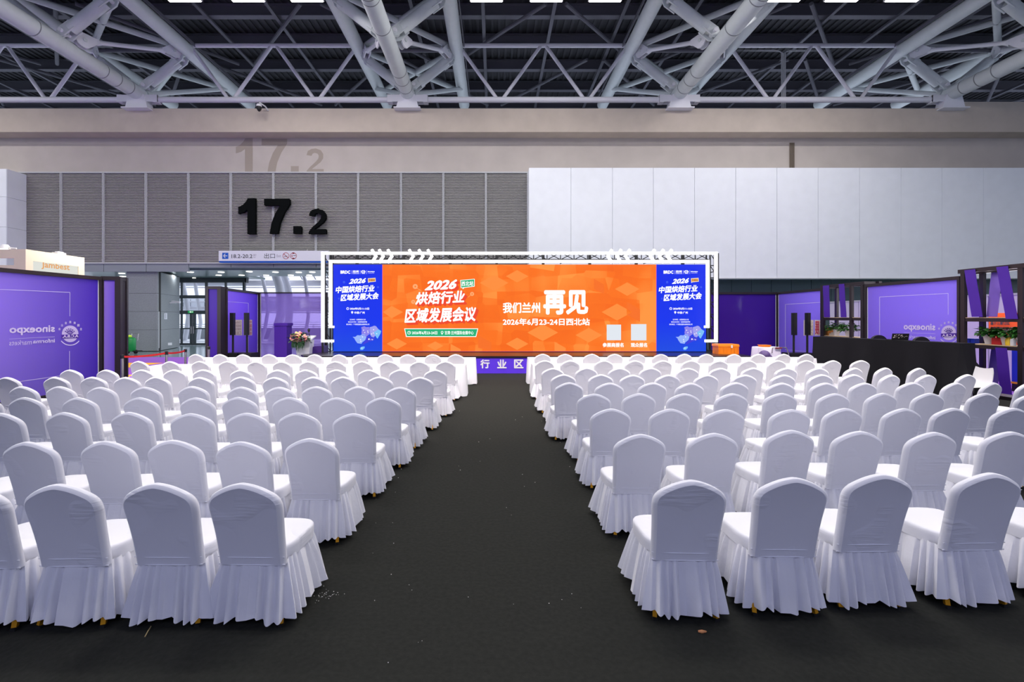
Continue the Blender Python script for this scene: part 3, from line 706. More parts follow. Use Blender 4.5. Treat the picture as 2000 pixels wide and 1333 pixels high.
a = MB(); print_line(a, (747, LED_Y0), (747, LED_Y1), 0.8, o1); print_line(a, (1281.7, LED_Y0), (1281.7, LED_Y1), 0.8, o1); print_line(a, (747, LED_Y1-.4), (1281, LED_Y1-.4), 0.6, o1); a.build('panel_seam', L['pink'], scr)
# orange graphic
shd = MB()
for k in range(1, 5):
    dx, dy = 1.3*k, 1.1*k
    print_text(shd, '2026', (829+dx, 549+dy, 893+dx, 568+dy), o1, bold=0.045, shear=0.35, rise=0.05)
    print_text(shd, '烘焙行业', (811+dx, 571+dy, 908+dx, 596+dy), o1, bold=0.045, shear=0.15, rise=0.04)
    print_text(shd, '区域发展会议', (790+dx, 603+dy, 930+dx, 632+dy), o1, bold=0.045, shear=0.15, rise=0.03)
shd.build('title_shadow', L['red'], po)
a = MB()
print_text(a, '2026', (829, 549, 893, 568), o2, bold=0.045, shear=0.35, rise=0.05)
print_text(a, '烘焙行业', (811, 571, 908, 596), o2, bold=0.035, shear=0.15, rise=0.04)
print_text(a, '区域发展会议', (790, 603, 930, 632), o2, bold=0.035, shear=0.15, rise=0.03)
print_text(a, '我们兰州', (982, 591, 1055, 612), o2, bold=0.03)
print_text(a, '再见', (1061, 567, 1149, 615), o2, bold=0.045)
print_text(a, '2026年6月23-24日西北站', (982, 622, 1152, 636), o2, bold=0.03)
print_text(a, '参展商报名', (1177, 670, 1218, 678.5), o2, bold=0.03); print_text(a, '观众报名', (1232, 670, 1264, 678.5), o2, bold=0.03)
a.build('lettering', L['white'], po)
a = MB(); print_poly(a, [(899, 547.5), (927, 545), (927, 560), (907, 562.5), (904, 565.5), (903, 562.5), (900, 563)], o1); a.build('tag_outline', L['white'], po); a = MB(); print_poly(a, [(789.5, 642), (934, 642), (930, 658.5), (793, 658.5)], o1); a.build('tag_outline', L['white'], po)
a = MB(); print_poly(a, [(900, 548.5), (926, 546), (926, 559), (901, 562)], o2); a.build('green_tag', L['green'], po); a = MB(); print_poly(a, [(791, 643.2), (932.5, 643.2), (929, 657.2), (794.5, 657.2)], o2); a.build('green_tag', L['green'], po)
a = MB(); print_text(a, '西北站', (901.5, 550, 924.5, 559.5), o3, bold=0.02, rise=0.05)
ring(a, 799, 650.3, 3.4, 0.8, o3); print_line(a, (799, 648), (799, 651), .7, o3); print_line(a, (799, 650.6), (801, 650.6), .7, o3)
print_text(a, '2026年6月23-24日', (804.5, 647, 854, 653.8), o3, bold=0.02); ring(a, 863.5, 649.5, 2.5, 0.9, o3); print_poly(a, [(861.6, 651), (865.4, 651), (863.5, 654.6)], o3)
print_text(a, '甘肃·兰州国际会展中心', (868.5, 646.7, 925, 654), o3, bold=0.015)
a.build('tag_lettering', L['white'], po)
a = MB()
for cx, cy, r in ((811, 560, 5), (807, 590, 4), (922, 574.5, 4)): ring(a, cx, cy, r, r*0.7, o1, n=14)
print_line(a, (814, 563), (822, 568), .8, o1); print_line(a, (914, 581), (920, 576.5), .8, o1); a.build('ornament', L['faintw'], po)
a = MB(); print_poly(a, [(1185, 634.5), (1213, 634.5), (1213, 665), (1185, 665)], o1); a.build('pale_card', L['cardw'], po); a = MB(); print_poly(a, [(1232.5, 633.5), (1262.5, 633.5), (1262.5, 665.3), (1232.5, 665.3)], o1); a.build('pale_card', L['cardw'], po)
# big facets of the orange graphic
fl_ = led('led facet light', (255, 142, 58)); fd_ = led('led facet deep', (248, 112, 32))
for k, (cx, cy, r) in enumerate([(960, 655, 26), (1010, 672, 22), (1060, 650, 30), (1105, 668, 22), (1150, 655, 26), (1205, 610, 30), (1250, 590, 26), (775, 672, 20), (850, 676, 16), (900, 672, 20), (1225, 565, 24), (965, 553, 28), (1180, 545, 20), (765, 610, 22), (1010, 540, 22)]):
    up_ = [(cx-r, cy), (cx, cy-r*.55), (cx+r, cy), (cx, cy+r*.55)] if k % 3 else [(cx-r, cy), (cx, cy+r*.55), (cx, cy+r*1.5), (cx-r, cy+r*.95)]
    up_ = [(min(max(x, 748), 1280), min(max(y, 518), 686)) for x, y in up_]
    fac = MB(); print_poly(fac, up_, op.shifted(0.003)); fac.build('facet', fl_ if k % 2 or k % 3 else fd_, po)
def blue_graphic(off, par):
    X_ = lambda x: 640+x/7.41+off
    Y_ = lambda y: 510+y/7.41
    rc = lambda x0, y0, x1, y1: (X_(x0), Y_(y0), X_(x1), Y_(y1))
    a = MB()
    print_text(a, 'BRDC', rc(185, 138, 328, 186), o1, bold=0.05)
    for x in (348, 470, 566): print_line(a, (X_(x), Y_(135)), (X_(x), Y_(190)), 0.35, o1)
    print_text(a, '焙烤', rc(362, 135, 452, 174), o1, bold=0.02); print_line(a, (X_(362), Y_(184)), (X_(455), Y_(184)), .6, o1)
    ring(a, X_(515), Y_(156), 4.4, 1.4, o1, ry=2.9); print_text(a, 'CBA', rc(497, 148, 540, 164), o1, bold=0.02); print_line(a, (X_(490), Y_(183)), (X_(545), Y_(183)), .6, o1)
    print_text(a, 'sinoexpo', rc(580, 144, 680, 168), o1, bold=0.03); print_line(a, (X_(585), Y_(175)), (X_(675), Y_(175)), .4, o1)
    print_text(a, '2026', rc(305, 262, 555, 335), o1, bold=0.045, shear=0.35, rise=0.06)
    print_text(a, '中国烘焙行业', rc(115, 370, 680, 470), o1, bold=0.035, shear=0.15, rise=0.045)
    print_text(a, '区域发展大会', rc(185, 485, 740, 585), o1, bold=0.035, shear=0.15, rise=0.06)
    ring(a, X_(290), Y_(691), 2.6, .8, o1, n=16); print_line(a, (X_(290), Y_(680)), (X_(290), Y_(692)), .5, o1)
    print_text(a, '2026年5月11-13日', rc(322, 674, 600, 708), o1, bold=0.03)
    disc(a, X_(354), Y_(742), 2.0, o1, n=14); print_poly(a, [(X_(341), Y_(747)), (X_(367), Y_(747)), (X_(354), Y_(768))], o1)
    print_text(a, '中国·广州', rc(385, 732, 535, 766), o1, bold=0.025)
    print_text(a, '主办单位：全国烘焙业公会', rc(318, 838, 550, 860), o1, bold=0.01)
    print_text(a, '联合主办单位：社团烘焙商学院', rc(296, 873, 570, 894), o1, bold=0.01)
    print_text(a, '承办单位：广州博览国际会展有限公司', rc(268, 908, 602, 930), o1, bold=0.01)
    a.build('lettering', L['white'], par)
    def blob(pts, m, pl=o1):
        a = MB(); print_poly(a, [(X_(x), Y_(y)) for x, y in pts], pl); a.build('map_region', m, par)
    blob([(485,960),(530,945),(560,960),(600,955),(610,1000),(605,1060),(560,1095),(500,1085),(488,1040),(495,1000)], L['map1'])
    blob([(608,960),(650,948),(672,938),(700,945),(735,990),(720,1040),(690,1080),(665,1108),(630,1095),(612,1060)], L['map2'])
    blob([(668,1035),(735,990),(775,1015),(765,1050),(745,1085),(722,1125),(705,1110),(690,1080)], L['map3'], o2)
    blob([(360,1100),(400,1100),(430,1075),(470,1080),(500,1060),(540,1062),(560,1100),(545,1145),(500,1180),(490,1200),(430,1192),(400,1150),(385,1120)], L['map4'])
    blob([(560,1098),(600,1090),(640,1110),(690,1115),(670,1150),(610,1165),(560,1190),(505,1220),(520,1180),(548,1150)], L['map5'])
    blob([(467,1260),(495,1242),(535,1238),(535,1262),(505,1290),(475,1288)], L['map3'])
    a = MB()
    for x, y in ((520,1003),(537,1038),(580,1015),(583,1035),(665,995),(660,1045),(635,1058),(710,1055),(505,1100),(475,1140),(480,1165),(597,1130),(495,1262)): disc(a, X_(x), Y_(y), 0.9, o3, n=10)
    print_text(a, '广州', rc(622, 1130, 655, 1150), o3, bold=0.01); disc(a, X_(597), Y_(1133), 1.5, o3, n=10)
    a.build('map_dot', L['white'], par)
    a = MB()
    for x, y, r in ((237,308,2.2),(728,380,1.8),(162,545,1.6)): ring(a, X_(x), Y_(y), r, r*.6, o1, n=10)
    a.build('ornament', L['faint'], par)
    a = MB(); print_poly(a, [(X_(580), Y_(252)), (X_(692), Y_(244)), (X_(696), Y_(300)), (X_(612), Y_(308)), (X_(585), Y_(318))], o1); a.build('tag', L['cardw'], par)
    a = MB(); print_poly(a, [(X_(585), Y_(258)), (X_(688), Y_(250)), (X_(691), Y_(295)), (X_(588), Y_(304))], o2); a.build('tag_face', L['tagorange'], par)
    a = MB(); print_text(a, '华南站', rc(593, 264, 683, 292), o3, bold=0.015); a.build('tag_lettering', mat('tag ink', (120, 50, 10), emit=0.6), par)
blue_graphic(0, bl); blue_graphic(631, br)

LD = 17.15
lf = thing('light_frame', 'double glowing white tube frame with chevrons around the LED wall', 'light frame', P(1015, 690, LD))
def lbar(x0, y0, x1, y1, nm='light_bar'): MB().box(P(x0,0,LD).x, P(x1,0,LD).x, LD, LD+0.09, P(0,y1,LD).z, P(0,y0,LD).z).build(nm, M['tubeglow'], lf)
lbar(627, 492, 1402, 497.3); lbar(627, 497.3, 632.3, 669); lbar(632.3, 664.3, 651, 669); lbar(1397, 497.3, 1402, 669); lbar(1378, 664, 1397, 669)
lbar(642, 508, 1386, 513.3); lbar(642, 513.3, 647.5, 641); lbar(647.5, 637, 651.5, 641); lbar(1380.5, 513.3, 1386, 641); lbar(1377, 636.5, 1380.5, 641)
lpl = Plane((-30, LD-0.02), (30, LD-0.02))
for tips, s in (((736, 750.3, 767.2, 809, 828, 845.5), -1), ((1185.5, 1203.5, 1220.5, 1269, 1286.5, 1302.5), 1)):
    for t in tips:
        pts = [(t+s*12.5, 487), (t+s*5, 487-0.5), (t-s*1.0, 500), (t+s*3, 514), (t+s*9, 514), (t+s*5.5, 500.3)]
        pts = [(t+s*12.5, 489), (t+s*8.5, 486), (t-s*0.5, 500.3), (t+s*9, 514.5), (t+s*12, 511), (t+s*5, 500.3)]
        MB().prism([lpl.pt(x, y) for x, y in pts], (0, 0.1, 0)).build('chevron', M['tubeglow'], lf)
for px, py in ((629.5, 530), (629.5, 620), (1399.5, 530), (1399.5, 620), (760, 510.5), (900, 510.5), (1100, 510.5), (1270, 510.5)):
    q = P(px, py, LD+.08); MB().bar(q, (q.x, 18.0, q.z), .03, .03).build('bracket', M['black'], lf)
for px in (629.5, 1399.5): MB().box(P(px,0,LD).x-.03, P(px,0,LD).x+.03, LD+.02, LD+.08, SZ, P(0,668,LD).z).build('stand_foot', M['black'], lf)
# black truss goal post behind
TR = 18.1
bt = thing('stage_truss', 'black lattice truss goal post carrying the LED wall', 'truss', (P(1015,0,TR).x, TR, SZ))
def boxtruss(a, b, sz, nm, step=0.6):
    a = Vector(a); b = Vector(b); t = (b-a).normalized(); u = Vector((0, 1, 0)); v = t.cross(u).normalized(); n = max(2, int((b-a).length/step))
    for su in (-1, 1):
        for sv in (-1, 1): MB().tube([a+u*su*sz/2+v*sv*sz/2, b+u*su*sz/2+v*sv*sz/2], 0.03, 8).build(nm, M['black'], bt)
    br_ = MB()
    for i in range(n):
        p = a+(b-a)*i/n; q = a+(b-a)*(i+1)/n
        for su in (-1,):
            br_.tube([p+u*su*sz/2-v*sz/2, q+u*su*sz/2+v*sz/2], 0.016, 5, cap=False)
            if abs(t.z) < .5: br_.tube([p+u*su*sz/2+v*sz/2, q+u*su*sz/2-v*sz/2], 0.016, 5, cap=False)
            br_.tube([p+u*su*sz/2-v*sz/2, p+u*su*sz/2+v*sz/2], 0.02, 5, cap=False)
        for sv in (-1, 1): br_.tube([p-u*sz/2+v*sv*sz/2, p+u*sz/2+v*sv*sz/2], 0.016, 5, cap=False)
    br_.build('bracing', M['black'], bt, kind='stuff')
xL, xR = P(640,0,TR).x, P(1391,0,TR).x; zT = P(0, 501, TR).z
boxtruss((xL, TR, SZ), (xL, TR, zT+0.1), 0.32, 'chord', 0.45); boxtruss((xR, TR, SZ), (xR, TR, zT+0.1), 0.32, 'chord', 0.45)
boxtruss((xL+0.2, TR, zT), (xR-0.2, TR, zT-.02), 0.28, 'chord', 0.52)
for px in (700, 790, 880, 970, 1060, 1150, 1240, 1330):
    MB().box(P(px,0,TR).x-0.05, P(px,0,TR).x+0.05, TR-0.22, TR-0.12, P(0,520,TR).z, zT+0.1).build('hanging_bracket', M['black'], bt)

# ------------------------------------------------------------------ booth walls
HP = 3.0
def wall_panel_thing(name, label, a, b, m, bottom=0.12, frame=0.09, th=0.06, topz=HP, inner=True):
    """framed fabric wall from plan point a to b"""
    t = thing(name, label, 'partition', (a[0], a[1], 0))
    A = Vector((a[0], a[1], 0)); B = Vector((b[0], b[1], 0)); d = (B-A).normalized()
    for z in (bottom/2, topz-frame/2):
        hh = bottom if z < 1 else frame
        MB().bar(A+Vector((0,0,z)), B+Vector((0,0,z)), th+0.04, hh).build('rail', M['frame'], t)
    for p in (A+d*0.03, B-d*0.03):
        MB().bar(p+Vector((0,0,bottom)), p+Vector((0,0,topz-frame)), th+0.04, 0.06, up=d).build('post', M['frame'], t)
    n = Vector((d.y, -d.x, 0))
    if n.dot(-A) < 0: n = -n
    q0 = A+d*0.06; q1 = B-d*0.06
    f = MB(); f.bar(q0+Vector((0,0,(bottom+topz-frame)/2)), q1+Vector((0,0,(bottom+topz-frame)/2)), 0.02, topz-frame-bottom)
    fb = f.build('fabric', m, t)
    e = MB(); w_ = 0.018
    for p in (q0+d*w_/2, q1-d*w_/2): e.bar(p+n*0.012+Vector((0,0,bottom)), p+n*0.012+Vector((0,0,topz-frame)), 0.012, w_, up=d)
    e.build('edge_bead', M['white'], fb)
    return t, fb, Plane(a, b, 0.016)
def emblem(par, cx, cy, r, pl, mir=True):
    a = MB(); disc(a, cx, cy, r, pl, n=32); a.build('emblem', M['lineprint2'], par)
    a = MB(); p2 = pl.shifted(0.004)
    for an in (-60, -36, -12, 12, 36, 60):
        x = cx+math.sin(math.radians(an))*r*0.62; y = cy-math.cos(math.radians(an))*r*0.62
        print_line(a, (cx+math.sin(math.radians(an))*r*.15, cy+r*.05), (x, y), r*.05, p2)
        for k in (0.35, 0.6): 
            disc(a, cx+math.sin(math.radians(an))*r*k-r*.05, cy-math.cos(math.radians(an))*r*k, r*.07, p2, n=8)
    print_poly(a, [(cx-r*1.06, cy+r*.1), (cx+r*1.06, cy+r*.04), (cx+r*1.06, cy+r*.52), (cx-r*1.06, cy+r*.58)], p2); a.build('emblem_mark', M['strip'], par)
    a = MB(); p3 = pl.shifted(0.008)
    print_text(a, 'A.C.B.A.', (cx-r*.95, cy+r*.14, cx+r*.98, cy+r*.5), p3, mirror=mir, bold=0.03)
    for i, ch in enumerate('全国烘焙业公会'):
        an = math.radians(-66+22*i)*(-1 if mir else 1); x = cx+math.sin(an)*r*1.42; y = cy-math.cos(an)*r*1.42
        print_text(a, ch, (x-r*.13, y-r*.15, x+r*.13, y+r*.15), pl, mirror=mir, bold=0.03)
    ring(a, cx, cy, r*1.42, r*.1, pl, 38, 142, 20)
    a.build('emblem_lettering', M['lineprint'], par)

LW0 = P(0, 0, 9.75); LW1 = P(196, 0, 11.95)
dl = (Vector((LW1.x, LW1.y))-Vector((LW0.x, LW0.y))).normalized()
a0 = (LW0.x-dl.x*3.6, LW0.y-dl.y*3.6)
t, fb, pl = wall_panel_thing('fabric_wall', 'long violet fabric wall with reversed logos beside the left chairs', a0, (LW1.x, LW1.y), M['ban_left'])
p1 = pl
a = MB(); print_line(a, (-60, 563), (136.5, 571.5), 0.9, p1); print_line(a, (136.5, 571.5), (136.3, 618), 0.9, p1); print_line(a, (135.8, 686), (135.8, 735), 0.9, p1); print_line(a, (30, 747), (135.8, 732), 0.9, p1)
print_line(a, (18, 662.6), (107, 658.3), 0.5, p1)
print_text(a, 'sinoexpo', (18, 637, 107, 656), p1, mirror=True, bold=0.03); 
print_text(a, 'informa', (64, 663.5, 107, 671.5), p1, mirror=True, bold=0.02); print_text(a, 'markets', (18, 665.5, 62, 675.5), p1, mirror=True, bold=0.0)
a.build('printed_logo', M['lineprint'], fb)
emblem(fb, 137, 652.5, 16.2, p1)
# end column of that wall
def column_thing(label, a, b, m, topz, w0=0.06, w1=0.13):
    """violet cloth face from a to b between a slim and a stout dark post, with depth behind"""
    t = thing('fabric_column', label, 'column', (a[0], a[1], 0))
    A = Vector((a[0], a[1], 0)); B = Vector((b[0], b[1], 0)); d = (B-A).normalized(); n = Vector((d.y, -d.x, 0))
    if n.dot(-A) < 0: n = -n
    def bx(p0, p1, y0, y1, z0, z1):
        q = [A+d*p0+n*y0, A+d*p1+n*y0, A+d*p1+n*y1, A+d*p0+n*y1]
        return MB().prism([v+Vector((0, 0, z0)) for v in q], (0, 0, z1-z0))
    l = (B-A).length
    bx(-w0, 0, -.1, .0, 0, topz).build('post', M['frame'], t); bx(l, l+w1, -.1, .0, 0, topz).build('post', M['frame'], t)
    bx(l+.01, l+w1-.01, -.45, -.36, 0, topz).build('post', M['frame'], t)
    bx(0, l, -.1, 0, topz-.1, topz).build('rail', M['frame'], t); bx(0, l, -.1, 0, 0, .1).build('rail', M['frame'], t)
    bx(l+.02, l+w1-.02, -.36, -.1, topz-.1, topz).build('rail', M['frame'], t)
    bx(0, l, -.05, -.03, .1, topz-.1).build('fabric', m, t)
    bx(l+w1-.05, l+w1-.03, -.36, -.1, .05, topz-.1).build('side_fabric', M['frame'], t)
q0 = P(202, 0, 11.98); q1 = P(224, 0, 12.05)
column_thing('dark-framed violet end column of the long left fabric wall', (q0.x, q0.y), (q1.x, q1.y), M['ban_mid'], 3.02)
q0 = P(406.5, 0, 16.0); q1 = P(424, 0, 16.0)
column_thing('dark-framed violet column at the entrance beside the tall speakers', (q0.x, q0.y), (q1.x, q1.y), M['ban_strip'], 3.03, 0.09, 0.125)
BWD = 19.3
A_ = P(431, 0, 16.2); B_ = P(504, 0, BWD)
t, fb, pl = wall_panel_thing('fabric_wall', 'violet fabric wall with two stamp logos behind the left speakers', (A_.x, A_.y), (B_.x, B_.y), M['ban_mid'])
p1 = pl
def stamps(fb, p1, xa, xb, xc, xd, y0, y1):
    a = MB(); print_poly(a, [(xa, y0), (xb, y0), (xb, y1), (xa, y1)], p1); print_poly(a, [(xc, y0), (xd, y0), (xd, y1), (xc, y1)], p1); a.build('stamp_ground', M['cream'], fb)
    p2 = p1.shifted(0.005); a = MB(); hgt = y1-y0
    print_text(a, '展', (xc+1, y0+2, xc+(xd-xc)*.66, y1-2), p2, mirror=True, bold=0.03)
    for i, ch in enumerate('中国烘焙'): print_text(a, ch, (xc+(xd-xc)*.72, y0+1.5+i*hgt*.24, xd-1, y0+1.5+i*hgt*.24+hgt*.2), p2, mirror=True, bold=0.01)
    a.build('stamp_mark', M['redprint'], fb)
    a = MB()
    for i, s in enumerate(('CHINA', 'BAKERY', 'EXHIBITION', 'C.B.E.')):
        y = y0+3+i*hgt*.22; print_text(a, s, (xa+2, y, xb-2, y+hgt*(.15 if i < 3 else .22)), p2, mirror=True, bold=0.0)
    a.build('stamp_lettering', mat('tan print', (170, 140, 128), 0.6), fb)
a = MB(); print_line(a, (431.5, 588.5), (485, 592.5), 0.7, p1); print_line(a, (485, 592.5), (485, 611), 0.7, p1); print_line(a, (485, 658), (485, 688), 0.6, p1); print_line(a, (432, 692.5), (485, 687), .6, p1); a.build('printed_line', M['lineprint'], fb)
stamps(fb, p1, 456, 473, 475.5, 492.5, 625, 655.5)
t, fb, pl = wall_panel_thing('film_wall', 'see-through violet film wall behind the flowers and lectern', (B_.x+0.05, BWD), (P(640,0,BWD).x, BWD), M['ban_film'], frame=0.05)
t, fb, pl = wall_panel_thing('film_wall', 'deep violet glossy fabric wall behind the orange crate', (P(1385,0,BWD).x, BWD), (P(1518,0,BWD).x, BWD), M['ban_deep'])
RX = 12.0
def rd(px): return RX*F/(px-VX)         # depth of a point of the right side wall
t, fb, pl = wall_panel_thing('fabric_wall', 'lilac fabric wall with stamp logos behind the right speakers', (RX, BWD-0.02), (RX, rd(1607)), M['ban_right'])
p1 = pl
a = MB(); print_line(a, (1534, 595), (1603, 591), 0.8, p1); print_line(a, (1534, 595), (1534, 684), 0.8, p1); print_line(a, (1603, 591), (1603, 619), 0.8, p1); print_line(a, (1534, 683.5), (1578, 687.5), 0.7, p1); a.build('printed_line', M['lineprint'], fb)
stamps(fb, p1, 1569.5, 1589, 1591, 1606, 625.5, 656)
t, fb, pl = wall_panel_thing('fabric_wall', 'wide lilac fabric wall with reversed logos behind the black console table', (RX, rd(1692)), (RX, rd(1877)), M['ban_right'])
p1 = pl
a = MB(); print_line(a, (1718, 580.5), (1852, 573.5), 0.9, p1); print_line(a, (1718, 580.5), (1718, 668), 0.9, p1); print_line(a, (1852, 573.5), (1852, 615), 0.9, p1)
print_text(a, 'sinoexpo', (1765, 632, 1827, 648), p1, mirror=True, bold=0.03); print_line(a, (1765, 650), (1827, 652.5), .5, p1)
print_text(a, 'informa', (1796, 655.5, 1827, 662.5), p1, mirror=True, bold=0.02); print_text(a, 'markets', (1765, 654, 1795, 661), p1, mirror=True, bold=0.0)
a.build('printed_logo', M['lineprint'], fb)
emblem(fb, 1853, 650.5, 14.5, p1)

def leafy(mb, c, r, n, rng, flat=0.8, mi=0, size=0.09):
    for _ in range(n):
        an = rng.uniform(0, 2*PI); el = rng.uniform(-0.5, 1.3); rr = r*rng.uniform(0.35, 1)
        p = Vector(c)+Vector((math.cos(an)*math.cos(el)*rr, math.sin(an)*math.cos(el)*rr, math.sin(el)*rr*flat))
        d = Vector((math.cos(an), math.sin(an), rng.uniform(-0.6, 0.5))).normalized(); s = d.cross(Vector((0,0,1))).normalized(); sz = size*rng.uniform(.7, 1.3)
        nrm = s.cross(d)
        mb.add([p, p+d*sz*.5+s*sz*.38+nrm*.01, p+d*sz*1.1-nrm*.02, p+d*sz*.5-s*sz*.38+nrm*.01], [(0,1,2),(0,2,3)], mi)
# shelf racks in the side wall
def ribbon(par, y0, y1, ztop, zbot, x, m, lean=0.0, w0=None):
    """cloth strip hanging between two heights at the rack face, y0..y1 in depth"""
    vs = []; fs = []; n = 8
    for i in range(n+1):
        z = ztop+(zbot-ztop)*i/n; sh = lean*i/n
        for yy in (y0, (y0+y1)/2, y1): vs.append((x+0.003*math.sin(i*1.3+yy*4), yy+sh, z))
    for i in range(n):
        for k in range(2): fs.append((i*3+k, i*3+k+1, (i+1)*3+k+1, (i+1)*3+k))
    k = len(vs); vs += [(v[0]+0.006, v[1], v[2]) for v in vs]; fs += [tuple(j+k for j in reversed(f)) for f in fs]
    MB().add(vs, fs).build('ribbon', m, par, smooth=True)
def rack(label, ya, yb, posts_y, topz):
    t = thing('shelf_rack', label, 'shelf rack', (RX, (ya+yb)/2, 0)); dep = 0.45
    for y in posts_y:
        for x in (RX-0.03, RX+dep): MB().box(x-0.04, x+0.04, y-0.05, y+0.05, 0, topz).build('post', M['frame'], t)
        MB().box(RX, RX+dep, y-0.04, y+0.04, topz-0.12, topz).build('end_rail', M['frame'], t)
    for x in (RX-0.03, RX+dep):
        MB().box(x-0.045, x+0.045, ya-0.05, yb+0.05, topz-0.1, topz+0.0).build('top_rail', M['frame'], t)
    for z in (1.26, 1.92):
        MB().box(RX-0.05, RX+dep+0.03, ya, yb, z-0.09, z).build('shelf', M['frame'], t)
        MB().box(RX-0.04, RX+dep+0.02, ya+0.02, yb-0.02, z, z+0.015).build('shelf_top', M['wood'], t)
    MB().box(RX-0.05, RX+dep, ya, yb, 0.0, 0.08).build('base', M['frame'], t)
    return t
y16, y17 = rd(1608), rd(1690)
r1 = rack('dark shelf rack with hanging violet ribbons between two lilac walls', y17, y16, (y16-0.05, rd(1665), y17+0.06), 3.1)
for a_, b_, m_, ln in ((1612, 1624, 'strip', -0.05), (1643, 1654, 'strip', -0.1), (1672, 1683, 'strip2', 0.1)):
    ribbon(r1, rd(b_), rd(a_), 3.08, 1.94, RX-0.09 if m_ == 'strip' else RX+0.45, M[m_], ln)
y20 = rd(1880); yE = rd(1998)
r2 = rack('dark shelf rack with violet ribbons beside the right image edge', yE-0.1, y20, (y20-0.06, yE), 3.16)
for a_, b_, z0, z1, m_, xx, ln in ((1891, 1912, 3.13, 1.95, 'strip', RX-0.1, -0.18), (1954, 1977, 3.13, 1.9, 'strip', RX-0.1, -0.2), (1888, 1908, 1.24, 0.2, 'strip', RX-0.1, 0), (1952, 1975, 1.22, 0.15, 'strip', RX-0.1, -0.1)):
    ribbon(r2, rd(b_), rd(a_), z0, z1, xx, M[m_], ln)
for a_, b_, z0, z1 in ((1934, 1956, 3.1, 1.95), (1934, 1956, 1.2, 0.15)):
    ym, yn = 12.47*F/(b_-VX), 12.47*F/(a_-VX); ribbon(r2, ym, yn, z0, z1, RX+0.5, M['strip2'], 0.12)
# things on shelves
def plant(x, y, z, label, group, r=0.2, n=110):
    t = thing('potted_plant', label, 'plant', (x, y, z), group)
    MB().lathe([(0.07, 0), (0.11, 0.2), (0.12, 0.2), (0.12, 0.22)], (x, y, z), 16).build('pot', M['pot'], t, smooth=True)
    a = MB(); leafy(a, (x, y, z+0.27), r, n, R, 0.7, 0, 0.11); a.build('foliage', M['leaf'], t, kind='stuff')
zz0 = 1.276
def onrack(px): return RX+0.2, (RX+0.2)*F/(px-VX)
for px, lab in ((1634, 'bushy green pothos in white pot, farther one on the distant rack'), (1657, 'bushy green pothos in white pot, nearer one on the distant rack')):
    x, y = onrack(px); plant(x, y, zz0, lab, 'potted pothos on the racks', 0.3, 160)
for px, lab in ((1932, 'green potted plant left of the red gift bag on the near rack'), (1966, 'green potted plant right of the red gift bag on the near rack'), (1997, 'green potted plant cut off by the image edge')):
    x, y = onrack(px); plant(x, y, zz0, lab, 'potted pothos on the racks', 0.24, 170)
x, y = onrack(1618); bx_ = MB().prism([(x-.1, y-.1, zz0), (x+.1, y-.1, zz0), (x+.1, y+.1, zz0), (x-.1, y+.1, zz0)], (0, 0, .26)); bx_.box(x-.03, x+.03, y-.11, y+.11, zz0+.26, zz0+.27)
tag(bx_.build('cardboard_box', M['brown']), 'upright orange-brown cardboard box on the distant rack', 'box')
x, y = onrack(1625); bx_ = MB().box(x-.05, x+.05, y-.25, y+.1, zz0, zz0+.08); bx_.box(x-.04, x+.04, y-.2, y+.0, zz0+.08, zz0+.12); tag(bx_.build('packet_pile', M['cream']), 'low pile of pale packets in front of the distant pothos', 'packets')
x, y = onrack(1951); g_ = MB().prism([(x-.07, y-.1, zz0), (x+.07, y-.1, zz0), (x+.07, y+.1, zz0), (x-.07, y+.1, zz0)], (0, 0.0, .16)); g_.prism([(x-.05, y-.06, zz0+.16), (x+.05, y-.06, zz0+.16), (x+.01, y+.03, zz0+.28), (x-.01, y-.0, zz0+.28)], (0, .06, 0)); tag(g_.build('gift_bag', M['redbag']), 'small red gift bag between two potted plants', 'bag')
x, y = onrack(1979); g_ = MB().lathe([(0.06, 0), (0.065, .13), (.045, .16), (.045, .19)], (x-.1, y, zz0), 14); tag(g_.build('yellow_jar', M['yellowb'], smooth=True), 'small yellow jar on the near rack shelf', 'jar')
x, y = onrack(1989); g_ = MB().lathe([(0.05, 0), (0.05, .14), (.03, .17), (.03, .21)], (x-.12, y, zz0), 14); tag(g_.build('white_jar', M['white'], smooth=True), 'small white jar beside the yellow jar', 'jar')
for px in (1894, 1904):
    x, y = onrack(px); g_ = MB().box(x-.06, x+.06, y-.05, y+.05, zz0, zz0+.1); g_.box(x-.065, x+.065, y-.055, y+.055, zz0+.1, zz0+.12)
    tag(g_.build('blue_box', M['bluebox']), 'small blue carton near the rack post, '+('farther' if px == 1894 else 'nearer')+' of two', 'box', 'blue cartons on the rack')
# behind the racks: pale walls, orange banner, blue board
t = thing('exhibitor_wall', 'pale lilac exhibition wall seen through the racks', 'partition', (15.5, 14, 0))
for i in range(7): MB().box(15.5, 15.56, 9.2+i*1.7, 9.2+i*1.7+1.66, 0, 2.6).build('wall_panel', M['hallwall'], t)
MB().box(15.47, 15.6, 9.2, 21.1, 2.6, 2.66).build('top_rail', M['mullion'], t)
ob = thing('orange_banner', 'orange banner with reversed lettering behind the near rack', 'banner', (14.4, 12.5, 0))
bp1 = Plane((14.4, 8), (14.4, 20)); A0 = bp1.pt(1931, 653); A1 = bp1.pt(1987, 615)
MB().box(14.4, 14.43, A1.y, A0.y, 1.05, A1.z+.05).build('banner_face', M['orangeboard'], ob)
for yy in (A1.y+.05, A0.y-.05): MB().box(14.44, 14.48, yy-.02, yy+.02, 0, A1.z).build('support', M['mullion'], ob)
a = MB(); print_text(a, '2027第三十届', (1935, 627, 1972, 635), bp1.shifted(0.006), mirror=True, bold=0.02); print_text(a, '中国烘焙展览会', (1934, 638, 1977, 646), bp1.shifted(0.006), mirror=True, bold=0.02); a.build('lettering', M['ink'], ob)
